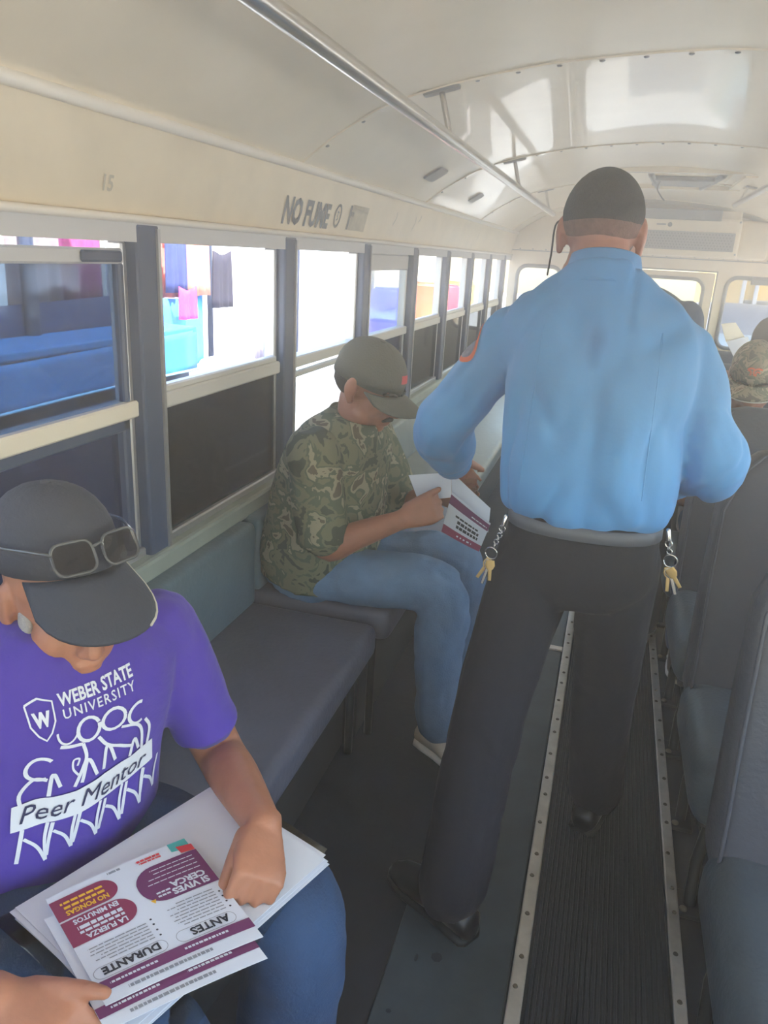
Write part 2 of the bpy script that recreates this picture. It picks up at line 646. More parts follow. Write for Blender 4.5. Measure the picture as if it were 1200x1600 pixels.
tag(t, 'short metal strip crossing the floor left of the aisle', kind='structure')
bm = bmesh.new()
for k in range(26):      # worn dents and scraps in the plate
    x, y = random.uniform(-0.25, -0.04), random.uniform(0.9, 3.6)
    ell(bm, (x, y, 0.0055), (random.uniform(.004, .016), random.uniform(.004, .014), 0.0012), seg=7)
tag(link('floor_wear', bm, M_FLOOR, floor), kind='stuff')

# ceiling
bm = bmesh.new()
inn = [[bm.verts.new((x, y, z)) for x, z in prof] for y in (YF, YR)]
out = [[bm.verts.new((CX + (x - CX) * 1.05, y, z + 0.06)) for x, z in prof] for y in (YF, YR)]
for L in (inn, out):
    for i in range(len(prof) - 1):
        bm.faces.new((L[0][i], L[0][i + 1], L[1][i + 1], L[1][i]))
for j in (0, 1):
    for i in range(len(prof) - 1):
        bm.faces.new((inn[j][i], inn[j][i + 1], out[j][i + 1], out[j][i]))
for i in (0, -1):
    bm.faces.new((inn[0][i], inn[1][i], out[1][i], out[0][i]))
ceiling = link('ceiling', bm, M_CEIL, smooth=False)
autosmooth(ceiling, 30)
tag(ceiling, 'curved cream painted bus ceiling with riveted seams', kind='structure')
def zc(x):
    a = abs(x - CX)
    for (a0, z0), (a1, z1) in zip(PROF, PROF[1:]):
        if a0 <= a <= a1:
            return z0 + (z1 - z0) * (a - a0) / (a1 - a0)
    return PROF[-1][1]
def zc_n(x):
    d = 0.01
    return V((-(zc(x + d) - zc(x - d)) / (2 * d), 0, 1)).normalized()
SEAMS = (-0.76, 0.74, 2.24, 3.74, 5.24, 6.74)
bs = bmesh.new()
for ys in SEAMS:
    bm = bmesh.new()
    L = []
    xs = [CX + 1.09 * math.sin(PI / 2 * (k / 12 - 1)) for k in range(25)]
    for x in xs:
        n = -zc_n(x)
        p = V((x, ys, zc(x)))
        L.append([bm.verts.new(p + V((0, dy, 0)) + n * h) for dy, h in ((-0.022, 0.0), (-0.02, 0.004), (0.016, 0.004), (0.022, 0.0))])
    for p, q in zip(L, L[1:]):
        for i in range(3):
            bm.faces.new((p[i], p[i + 1], q[i + 1], q[i]))
    link('roof_seam', bm, M_CEIL, ceiling)
    x = -0.86
    while x < 1.2:
        n = -zc_n(x)
        ell(bs, V((x, ys, zc(x))) + n * 0.004, (0.0075, 0.0075, 0.004), seg=7)
        x += 0.105
tag(link('rivets', bs, M_VENT, ceiling, smooth=True), kind='stuff')
for (x, y, w_, h_) in ((-0.80, 3.35, 0.09, 0.16), (-0.82, 4.4, 0.08, 0.14)):
    n = -zc_n(x)
    u = V((0, 1, 0)).cross(n)
    c = V((x, y, zc(x))) + n * 0.003
    bm = bmesh.new()
    rings(bm, [(c, u * w_ / 2, V((0, h_ / 2, 0))), (c + n * 0.006, u * w_ * 0.46, V((0, h_ * 0.46, 0)))], 16, n=6)
    link('vent_patch', bm, M_VENT, ceiling)

# side walls
PO = [1.49 + 0.757 * k for k in range(-4, 8)]      # window posts
def side_wall(name, sgn, label):
    xi = XL if sgn < 0 else XR
    f = lambda d: xi - sgn * 0 + sgn * d           # d = distance outward
    def B(d0, d1, y0, y1, z0, z1, r=0.0, seg=2):
        x0, x1 = sorted((f(d0), f(d1)))
        return rbox(x0, x1, y0, y1, z0, z1, r, seg) if r else BX(x0, x1, y0, y1, z0, z1)
    wl = link(name, B(0.0, 0.06, YF, YR, -0.06, 0.69), M_LOWPANEL)
    tag(wl, label, kind='structure')
    link('belt_rail', B(-0.03, 0.06, YF, YR, 0.66, 0.715, 0.01), M_BELT, wl)
    # upper panel: slightly tipped towards the roof
    bm = bmesh.new()
    pts = [(f(0.0), 1.455), (f(0.07), 1.455), (f(0.03), 1.70), (f(-0.045), 1.628)]
    if sgn > 0:
        pts = pts[::-1]
    A = [bm.verts.new((x, YF, z)) for x, z in pts]
    Bv = [bm.verts.new((x, YR, z)) for x, z in pts]
    for i in range(4):
        bm.faces.new((A[i], A[(i + 1) % 4], Bv[(i + 1) % 4], Bv[i]))
    bm.faces.new(A[::-1])
    bm.faces.new(Bv)
    link('upper_panel', bm, M_CREAM, wl)
    link('roof_moulding', TUBE([(f(-0.05), YF, 1.640), (f(-0.05), YR, 1.640)], 0.013, 8, False), M_LEDGE, wl, True)
    link('window_header', B(-0.012, 0.06, YF, YR, 1.412, 1.452), M_ALUW, wl)
    link('header_lip', TUBE([(f(-0.016), YF, 1.457), (f(-0.016), YR, 1.457)], 0.008, 8, False), M_LEDGE, wl, True)
    for y in PO:
        p = link('post', B(-0.014, 0.05, y - 0.042, y + 0.042, 0.655, 1.448, 0.006), M_POST, wl)
        link('post_strip', B(-0.02, -0.014, y + 0.026, y + 0.036, 0.67, 1.44), M_ALU, p)
    return wl
wall_left = side_wall('wall_left', -1, 'left bus wall below and above the row of windows')
wall_right = side_wall('wall_right', 1, 'right bus wall with windows')

def window(nm, side, k, style, label):
    y0, y1 = PO[k] + 0.042, PO[k + 1] - 0.042
    xi = XL if side < 0 else XR
    w = empty(nm, (xi + side * 0.03, (y0 + y1) / 2, 0.715), label, kind='structure')
    def B(d0, d1, *a, r=0.004):
        x0, x1 = sorted((xi + side * d0, xi + side * d1))
        return rbox(x0, x1, *a, r, 1)
    for a, b in ((y0, y0 + 0.018), (y1 - 0.018, y1)):
        link('jamb', B(0.012, 0.05, a, b, 0.715, 1.412), M_ALU, w)
    link('sill', B(0.0, 0.06, y0, y1, 0.712, 0.735), M_ALU, w)
    link('sash_rail', B(0.0, 0.05, y0, y1, 1.045, 1.082), M_ALUW if style != 'shut' else M_LEDGE, w)
    ya, yb = y0 + 0.018, y1 - 0.018
    def pane(z0, z1, m, d):
        x0, x1 = sorted((xi + side * d, xi + side * (d + 0.004)))
        return link('pane', BX(x0, x1, ya, yb, z0, z1), m, w)
    if style == 'shut':
        link('upper_sash_rail', B(0.008, 0.035, ya, yb, 1.368, 1.398), M_ALUW, w)
        for a, b in ((ya, ya + 0.016), (yb - 0.016, yb)):
            link('sash_stile', B(0.008, 0.03, a, b, 1.08, 1.37), M_POST, w)
        link('latch', B(-0.002, 0.01, yb - 0.14, yb - 0.015, 1.372, 1.394), M_POST, w)
        pane(1.08, 1.37, M_TINT, 0.018)
        pane(0.735, 1.045, M_TINT2, 0.03)
        link('lower_stile', B(0.012, 0.05, yb - 0.025, yb, 0.735, 1.045), M_POST, w)
        link('lower_top_stile', B(0.012, 0.05, ya, yb, 1.018, 1.045), M_POST, w)
    elif style == 'open':
        link('lowered_sash', B(0.004, 0.03, ya, yb, 1.082, 1.10), M_ALUW, w)
        pane(0.735, 1.045, M_DARKGLASS, 0.03)
        pane(0.735, 1.045, M_TINT2, 0.014)
    elif style == 'clear':
        link('lower_rail', B(0.004, 0.03, ya, yb, 1.012, 1.028), M_ALUW, w)
        pane(0.735, 1.045, M_GLASS, 0.03)
    elif style == 'part':
        link('upper_sash_rail', B(0.006, 0.035, ya, yb, 1.345, 1.412), M_ALUW, w)
        pane(1.082, 1.345, M_GLASS, 0.02)
        pane(0.735, 1.045, M_DARKGLASS, 0.03)
    return w
LW = [(1, 'open', 'bus window beside the front bench with dark lower glass'),
      (2, 'open', 'bus window just ahead of the front bench with dark lower glass'),
      (3, 'shut', 'blue tinted closed bus window behind the man in the purple shirt'),
      (4, 'open', 'open bus window above dark glass between the two seated men'),
      (5, 'clear', 'bright clear bus window behind the man in camouflage'),
      (6, 'part', 'bus window with a deep white top rail just past the man in camouflage'),
      (7, 'open', 'left bus window showing orange barrels outside'),
      (8, 'open', 'left bus window third from the rear'),
      (9, 'open', 'left bus window second from the rear'),
      (10, 'open', 'left bus window nearest the rear wall')]
for i, (k, st, lb) in enumerate(LW):
    window('window_%d' % (i + 1), -1, k, st, lb)
for i, k in enumerate(range(1, 11)):
    window('window_%d' % (i + 11), 1, k, 'clear', 'right side bus window number %d from the front' % (i + 1))

# stencilled writing on the upper left panel
def map_upper(y0, z0):
    d = V((-0.0, 0, 0))
    def f(u, v):
        z = z0 + v
        x = XL + (z - 1.455) / (1.628 - 1.455) * 0.045 + 0.0015
        return V((x, y0 + u, z))
    return f
sh = text2d('NO FUME', 0.100, bold=0.0042, shear=0.0, sx=0.86)
print_mesh('stencil_lettering', sh, map_upper(2.175, 1.487), M_STENCIL, wall_left, stuff=True)
ring = stroke2d([(0.028 * math.cos(2 * PI * k / 24), 0.034 * math.sin(2 * PI * k / 24)) for k in range(25)], 0.009, smooth=False)
ring = merge2d([ring, stroke2d([(-.008, .012), (.006, .012), (-.004, 0), (.008, -.008), (-.008, -.014)], 0.006, smooth=False)])
print_mesh('stencil_mark', ring, map_upper(2.625, 1.528), M_STENCIL, wall_left)
print_mesh('faded_patch', poly2d([(0.02, 0), (0.20, 0), (0.20, 0.085), (0.02, 0.085)]), map_upper(2.74, 1.488), M_STENCIL2, wall_left)
print_mesh('faded_letters', merge2d([poly2d([(0, 0), (.02, 0), (.02, .08), (0, .08)]), poly2d([(.02, .045), (.05, .045), (.05, .06), (.02, .06)])]), map_upper(2.735, 1.489), M_STENCIL, wall_left)
print_mesh('faint_number', place2d(text2d('15', 0.04, bold=0.001), 0, 0), map_upper(1.335, 1.503), M_STENCIL2, wall_left)
for (y, z, ln) in ((3.3, 1.53, .05), (3.62, 1.52, .06), (3.7, 1.56, .03), (5.3, 1.53, .05)):
    print_mesh('scratch', stroke2d([(0, 0), (.03, ln * .6), (.02, ln)], 0.008), map_upper(y, z), M_STENCIL2, wall_left)

# rear wall, emergency door, rear windows
outer = [(XL, 0.0)] + [(XL, 1.455)] + [(x, z + 0.03) for x, z in prof] + [(XR, 1.455), (XR, 0.0)]
DOOR = (-0.435, 0.755, 0.0, 1.41)
RW = [(-0.90, -0.52, 0.80, 1.375), (0.84, 1.22, 0.80, 1.375)]
wall_rear = plate('wall_rear', outer, [rrect(DOOR[0], DOOR[1], -0.2 + 0.21, DOOR[3], 0.02)] + [rrect(*q, 0.085) for q in RW], 0.05,
                  lambda u, v, w_: V((u, YR + w_, v)), M_CREAM)
tag(wall_rear, 'cream painted rear wall of the bus with emergency door', kind='structure')
link('wall_seam', rbox(XL, XR, YR - 0.034, YR - 0.024, 1.498, 1.506, 0.002, 1), M_VENT, wall_rear)
bm = bmesh.new()
for k in range(20):
    ell(bm, (XL + 0.08 + k * 0.112, YR - 0.026, 1.515), (0.006, 0.004, 0.006), seg=7)
tag(link('rivets', bm, M_VENT, wall_rear), kind='stuff')
def gasket(parent, q, y, r, wdt=0.022):
    lp = rrect(*q, r)
    link('rubber_gasket', TUBE([(u, y, v) for u, v in lp + [lp[0]]], wdt / 2, 8, False), M_DKGREY, parent, True)
for i, q in enumerate(RW):
    w = empty('window_%d' % (21 + i), ((q[0] + q[1]) / 2, YR, q[2]),
              ['rounded rear bus window at the left of the emergency door', 'rounded rear bus window behind the passengers on the right'][i], kind='structure')
    gasket(w, q, YR - 0.03, 0.085, 0.034)
    link('pane', BX(q[0] - .01, q[1] + .01, YR, YR + 0.005, q[2] - .01, q[3] + .01), M_REARGLASS if i else M_GLASS, w)
    if i:
        link('shade_clip', rbox(1.02, 1.24, YR - 0.06, YR - 0.03, 1.325, 1.385, 0.006), M_DKGREY, w)
door = plate('door_1', rrect(DOOR[0] + .012, DOOR[1] - .012, 0.02, DOOR[3] - .012, 0.02), [rrect(-0.34, 0.665, 0.80, 1.345, 0.09)], 0.04,
             lambda u, v, w_: V((u, YR - 0.006 + w_, v)), M_CREAM)
tag(door, 'cream rear emergency door with rounded window', kind='structure')
gasket(door, (-0.34, 0.665, 0.80, 1.345), YR - 0.03, 0.09, 0.03)
link('pane', BX(-0.35, 0.675, YR, YR + 0.005, 0.79, 1.355), M_GLASS, door)
lp = [(DOOR[0], 0.03), (DOOR[0], DOOR[3]), (DOOR[1], DOOR[3]), (DOOR[1], 0.03)]
link('door_seal', TUBE([(u, YR - 0.028, v) for u, v in lp], 0.009, 6, False), M_DKGREY, door)
link('door_handle', TUBE([(-0.3, YR - 0.03, 0.6), (-0.3, YR - 0.08, 0.62), (-0.3, YR - 0.08, 0.74), (-0.3, YR - 0.03, 0.76)], 0.012, 8), M_BLACK, door, True)

# front wall behind the photographer: windscreen opening narrowed to dim the near floor
wall_front = plate('wall_front', outer, [rrect(-0.85, 1.17, 0.95, 1.48, 0.08)], 0.05, lambda u, v, w_: V((u, YF + w_, v)), M_CREAM)
tag(wall_front, 'front end of the bus around the windscreen', kind='structure')

# ------------------------------------------------------------------ overhead fittings
def handrail(x, z, y0, y1, hang, label):
    r = empty('handrail', (x, (y0 + y1) / 2, z), label, 'handrail', 'overhead handrails')
    link('rail_tube', TUBE([(x, y0, z), (x, y1, z)], 0.0165, 14), M_RAIL, r, True)
    for y in hang:
        xb = x + (-0.035 if x < CX else 0.03)
        link('hanger', TUBE([(x, y, z), (xb, y, zc(xb) - 0.004)], 0.008, 8), M_RAIL, r, True)
        n = -zc_n(xb)
        u = V((0, 1, 0)).cross(n)
        c = V((xb, y, zc(xb))) + n * 0.004
        bm = bmesh.new()
        rings(bm, [(c, u * 0.052, V((0, 0.02, 0))), (c + n * 0.007, u * 0.05, V((0, 0.018, 0)))], 16, n=5)
        link('hanger_plate', bm, M_VENT, r)
    return r
handrail(-0.50, 1.72, -0.6, 5.55, (0.74, 2.24, 3.74, 5.24), 'long steel overhead handrail on the left above the benches')
handrail(0.585, 1.80, -0.6, 5.3, (0.74, 2.24, 3.74, 5.1), 'steel overhead handrail on the right above the seats')

ac = empty('air_conditioner', (CX, 7.0, 1.52), 'cream rear air conditioner with grey slot and perforated grille', 'air conditioner')
link('housing', rbox(-0.51, 0.83, 6.76, 7.17, 1.515, 1.80, 0.02), M_CREAM, ac)
link('housing_top', rbox(-0.50, 0.82, 6.80, 7.17, 1.79, 1.862, 0.012), M_CREAM, ac)
link('air_slot', rbox(-0.36, 0.672, 6.752, 6.80, 1.782, 1.858, 0.006), M_DKGREY, ac)
link('grille_frame', rbox(-0.46, 0.79, 6.748, 6.765, 1.562, 1.70, 0.006), M_VENT, ac)
bm = bmesh.new()
for i in range(52):
    for j in range(6):
        x = -0.43 + i * 0.0232 + (j % 2) * 0.0116
        z = 1.58 + j * 0.0205
        rings(bm, [(V((x, 6.7475, z)), V((0.0055, 0, 0)), V((0, 0, 0.0055))), (V((x, 6.7465, z)), V((0.0055, 0, 0)), V((0, 0, 0.0055)))], 6)
tag(link('grille_holes', bm, M_BLACK, ac), kind='stuff')
bm = bmesh.new(); ell(bm, (0.30, 6.755, 1.745), (0.017, 0.012, 0.017)); link('knob', bm, M_BLACK, ac, True)
link('maker_plate', rbox(0.20, 0.27, 6.754, 6.762, 1.74, 1.75, 0.002, 1), M_VENT, ac)
for x, z in ((0.81, 1.545), (0.81, 1.78), (-0.49, 1.545)):
    bm = bmesh.new(); ell(bm, (x, 6.758, z), (0.008, 0.005, 0.008)); link('bolt', bm, M_VENT, ac)
link('side_cover', rbox(0.83, 1.06, 6.86, 7.17, 1.515, 1.80, 0.03), M_CREAM, ac)

ht = empty('roof_hatch', (0.25, 5.0, 1.92), 'cream roof hatch frame with grey latch bars in ceiling', 'roof hatch')
bm = bmesh.new()
box(bm, -0.10, 0.60, 4.60, 4.66, 1.895, 1.93); box(bm, -0.10, 0.60, 5.36, 5.42, 1.88, 1.93)
box(bm, -0.10, -0.04, 4.66, 5.36, 1.885, 1.93); box(bm, 0.54, 0.60, 4.66, 5.36, 1.885, 1.93)
link('hatch_frame', bm, M_CEIL, ht)
link('hatch_lid', BX(-0.04, 0.54, 4.66, 5.36, 1.905, 1.918), M_CREAM, ht)
link('latch_bar', rbox(0.09, 0.42, 4.86, 5.2, 1.880, 1.906, 0.01), M_VENT, ht)
for x, s in ((0.07, 1), (0.44, -1)):
    link('latch_arm', TUBE([(x, 4.7, 1.895), (x + 0.06 * s, 5.3, 1.885)], 0.016, 8), M_VENT, ht, True)
link('pull_cord', TUBE(smoothpath([(0.13, 4.9, 1.885), (0.12, 4.92, 1.84), (0.15, 4.95, 1.80), (0.165, 4.95, 1.785)], 4), 0.004, 6), M_DKGREY, ht, True)

# ------------------------------------------------------------------ benches along the left wall
def bench(y0, y1, zt, mc, mb, label, xf=-0.525, ht_=0.10):
    r = empty('bench_seat', ((XL + xf) / 2, (y0 + y1) / 2, 0.0), label, 'bench', 'benches along the left wall')
    cu = link('seat_cushion', rbox(XL + 0.02, xf, y0 + .004, y1 - .004, zt - ht_, zt, 0.028, 4), mc, r)
    autosmooth(cu)
    bk = link('backrest', rbox(XL + 0.006, XL + 0.075, y0 + .004, y1 - .004, zt - 0.01, 0.668, 0.018, 3), mb, r)
    autosmooth(bk)
    link('piping', TUBE([(xf - 0.012, y0 + 0.02, zt - 0.018), (xf - 0.012, y1 - 0.02, zt - 0.018)], 0.006, 6), mc, r, True)
    link('seat_base', BX(XL + 0.01, xf - 0.09, y0 + 0.02, y1 - 0.02, 0.0, zt - ht_ + 0.004), M_DARKBOX, r)
    for y in (y0 + 0.05, y1 - 0.05):
        link('leg', TUBE([(xf - 0.06, y, 0.0), (xf - 0.06, y, zt - ht_ + .01)], 0.013, 8), M_BLACK, r, True)
    return r
bench(0.15, 1.885, 0.42, M_BENCH, M_BENCHBACK, 'mauve grey vinyl bench under the man in the purple shirt')
bench(1.90, 3.10, 0.445, M_BENCH, M_BENCHBACK, 'mauve grey vinyl bench under the man in camouflage', -0.50)
bench(3.30, 6.6, 0.445, M_FARBENCH, M_FARBENCH, 'pale green grey vinyl bench beyond the officer', -0.515)

# ------------------------------------------------------------------ seats on the right
def bus_seat(label):
    # built with the crease between cushion and backrest at y = 0
    r = empty('bus_seat', (0.79, 0.0, 0.0), label, 'bus seat', 'bus seats on the right of the aisle')
    x0, x1 = 0.312, 1.27
    bm = bmesh.new()
    cu = link('seat_cushion', rbox(x0 - 0.008, x1, -0.42, 0.05, 0.235, 0.405, 0.06, 5), M_SEAT, r)
    for v in cu.data.vertices:
        if v.co.y < -0.2: v.co.z += 0.012
    autosmooth(cu)
    # backrest: slab with rounded top corners, thinner to the top, leaning back
    bm = bmesh.new()
    lean = 0.17
    prof_b = [(0.36, 0.075), (0.45, 0.078), (0.65, 0.072), (0.85, 0.060), (0.95, 0.05), (0.99, 0.036), (1.005, 0.015)]
    rs = []
    for z, t in prof_b:
        k = max(0.0, (z - 0.80) / 0.205)
        inset = 0.13 * (1 - math.sqrt(max(0.0, 1 - k * k)))
        yc = (z - 0.36) * lean + 0.045
        rs.append((V(((x0 + x1) / 2, yc, z)), V(((x1 - x0) / 2 - inset, 0, 0)), V((0, t, 0))))
    rings(bm, rs, 40, n=7)
    bk = link('backrest', bm, M_SEATBACK, r)
    autosmooth(bk, 50)
    # edge piping
    pts = []
    for z, t in prof_b[:-1]:
        k = max(0.0, (z - 0.80) / 0.205)
        inset = 0.13 * (1 - math.sqrt(max(0.0, 1 - k * k)))
        pts.append((x0 + inset + 0.012, (z - 0.36) * lean + 0.045 - t * 0.93, z))
    link('piping', TUBE(pts, 0.004, 6), M_SEATBACK, bk, True)
    link('skirt', rbox(x0 + 0.02, x1 - 0.02, -0.36, 0.03, 0.225, 0.265, 0.01), M_RUBBER, r)
    for y in (-0.30, 0.0):
        link('leg', TUBE([(x0 + 0.07, y, 0.25), (x0 + 0.05, y - 0.015, 0.10), (x0 + 0.045, y - 0.06, 0.012)], 0.014, 10), M_BLACK, r, True)
        bm = rbox(x0 + 0.015, x0 + 0.075, y - 0.10, y - 0.02, 0.001, 0.014, 0.004, 2)
        ft = link('foot_plate', bm, M_BLACK, r)
        bm = bmesh.new(); ell(bm, (x0 + 0.03, y - 0.085, 0.016), (0.009, 0.009, 0.006)); link('bolt', bm, M_SCREW, ft)
    link('leg_brace', TUBE([(x0 + 0.06, -0.31, 0.15), (x0 + 0.06, -0.01, 0.15)], 0.009, 8), M_BLACK, r, True)
    return r
seat0 = bus_seat('slate grey bus seat nearest the camera, at the lower right edge')
SL = [(1.29, None), (1.925, 'slate grey bus seat second from the camera, beside the officer'),
      (2.555, 'slate grey bus seat third from the camera, hiding the capped passenger'),
      (3.18, 'slate grey bus seat holding the passenger in the camouflage cap'),
      (3.82, 'slate grey bus seat holding the passenger in the brown cap'),
      (4.46, 'empty slate grey bus seat behind the brown-capped passenger')]
for y, lb in SL:
    o = seat0 if lb is None else copy_tree(seat0)
    o.location.y = y
    if lb: o['label'] = lb
# added haze layer standing in for the lens flare veil, lit by the windows
hz = bpy.data.materials.new('veil_volume')
hz.use_nodes = True
hn = hz.node_tree
hn.nodes.remove(hn.nodes['Principled BSDF'])
vol = hn.nodes.new('ShaderNodeVolumeScatter')
vol.inputs['Color'].default_value = (1.0, 0.985, 0.95, 1)
vol.inputs['Density'].default_value = 0.135
vol.inputs['Anisotropy'].default_value = 0.35
hn.links.new(vol.outputs[0], hn.nodes['Material Output'].inputs['Volume'])
bm = bmesh.new()
pf = [(XL + .002, 1.2), (XL + .002, 1.455)] + [(x, z - .004) for x, z in prof] + [(XR - .002, 1.455), (XR - .002, 1.2)]
A = [bm.verts.new((x, YF + .03, z)) for x, z in pf]
B_ = [bm.verts.new((x, YR - .06, z)) for x, z in pf]
for i in range(len(pf)):
    bm.faces.new((A[i], A[(i + 1) % len(pf)], B_[(i + 1) % len(pf)], B_[i]))
bm.faces.new(A[::-1])
bm.faces.new(B_)
tag(link('added_haze', bm, hz), 'thin dusty haze hanging under the bus roof', 'haze', kind='stuff')
# ------------------------------------------------------------------ people
def basis4(loc, fwd, up=V((0, 0, 1)), s=1.0):
    f = V(fwd).normalized()
    r = f.cross(V(up)).normalized()
    u = r.cross(f)
    return Matrix(((r.x * s, f.x * s, u.x * s, loc[0]), (r.y * s, f.y * s, u.y * s, loc[1]), (r.z * s, f.z * s, u.z * s, loc[2]), (0, 0, 0, 1)))

def head(bm, M):
    R = M.to_3x3()
    E_ = lambda c, r: ell(bm, M @ V(c), r, R)
    E_((0, -0.014, 0.028), (0.075, 0.096, 0.088))
    E_((0, 0.022, -0.048), (0.062, 0.07, 0.064))
    E_((0, 0.058, -0.088), (0.034, 0.027, 0.022))
    for s in (-1, 1):
        E_((s * 0.036, 0.05, -0.03), (0.026, 0.034, 0.03))
        E_((s * 0.048, 0.02, -0.072), (0.02, 0.04, 0.026))
        E_((s * 0.079, -0.012, 0.0), (0.008, 0.021, 0.033))
        E_((s * 0.076, -0.004, -0.03), (0.008, 0.012, 0.014))
        E_((s * 0.033, 0.073, 0.004), (0.017, 0.012, 0.009))
        E_((s * 0.011, 0.097, -0.034), (0.009, 0.012, 0.008))
    E_((0, 0.07, 0.024), (0.052, 0.02, 0.013))
    tube(bm, [M @ V(p) for p in ((0, 0.082, 0.018), (0, 0.098, -0.01), (0, 0.108, -0.03))], [0.008, 0.009, 0.012], 8)
    E_((0, 0.085, -0.059), (0.025, 0.012, 0.006))
    E_((0, 0.083, -0.07), (0.021, 0.012, 0.007))

def eyes(root, M, brows=True):
    for s in (-1, 1):
        bm = bmesh.new()
        ell(bm, M @ V((s * 0.033, 0.0835, -0.001)), (0.0095, 0.004, 0.003), M.to_3x3(), 8)
        link('eye', bm, M_INK, root, True)
        if brows: link('eyebrow', TUBE([M @ V(p) for p in ((s * 0.014, 0.092, 0.022), (s * 0.034, 0.088, 0.028), (s * 0.052, 0.074, 0.022))], 0.0042, 6), M_HAIR, root, True)

def hand(bm, wrist, d, n, side, curl=(20, 30, 25), thumb=(0.7, 0.7, -0.25), tb=0, sc=1.0, spread=0.06):
    w = V(wrist)
    d = V(d).normalized()
    n = V(n)
    n = (n - d * n.dot(d)).normalized()
    s = d.cross(n) * side
    q = lambda a, b, c: w + (d * a + s * b + n * c) * sc
    rings(bm, [(q(-0.02, 0, 0), s * 0.026 * sc, n * 0.021 * sc), (q(0.01, 0, 0), s * 0.029 * sc, n * 0.019 * sc),
               (q(0.04, 0.002, 0), s * 0.038 * sc, n * 0.017 * sc), (q(0.07, 0, 0.001), s * 0.041 * sc, n * 0.0145 * sc),
               (q(0.092, 0, 0.0), s * 0.038 * sc, n * 0.0115 * sc)], 16, n=2.6)
    for off, ln, rd in ((0.030, 0.072, 0.0092), (0.0105, 0.081, 0.0096), (-0.010, 0.075, 0.0092), (-0.0285, 0.058, 0.0083)):
        p = q(0.086, off, 0.001)
        a = 0.0
        dd = (d + s * off / 0.03 * spread).normalized()
        pts, rad = [p], [rd * sc * 1.06]
        for c, fr in zip(curl, (0.45, 0.30, 0.25)):
            a += math.radians(c)
            p = p + (dd * math.cos(a) - n * math.sin(a)) * ln * fr * sc
            pts.append(p)
            rad.append(rd * sc * (1.0 - 0.09 * len(pts)))
        tube(bm, pts, rad, 10)
    tv = (d * thumb[0] + s * thumb[1] + n * thumb[2]).normalized()
    p0 = q(0.022, 0.024, -0.006)
    p1 = p0 + tv * 0.042 * sc
    t2 = (tv + d * 0.35 + n * math.radians(tb) ).normalized()
    p2 = p1 + t2 * 0.034 * sc
    p3 = p2 + (t2 + d * 0.15).normalized() * 0.024 * sc
    tube(bm, [p0, p1, p2, p3], [0.0165 * sc, 0.0125 * sc, 0.0108 * sc, 0.0085 * sc], 10)
    return [p2, p3]

def torso(bm, T, fwd, pad=0.0, n=2.5, dz=0.0):
    f = V(fwd).normalized()
    r = f.cross(V((0, 0, 1))).normalized()
    sp = smoothpath(T, 4)
    # cross-sections follow the spine
    rs = []
    for i, s in enumerate(sp):
        a = V(sp[max(0, i - 1)][:3])
        b = V(sp[min(len(sp) - 1, i + 1)][:3])
        ax = (b - a).normalized()
        ff = (f - ax * f.dot(ax)).normalized()
        rs.append((V(s[:3]), r * (s[3] + pad), ff * (s[4] + pad)))
    rings(bm, rs, 24, n=n)

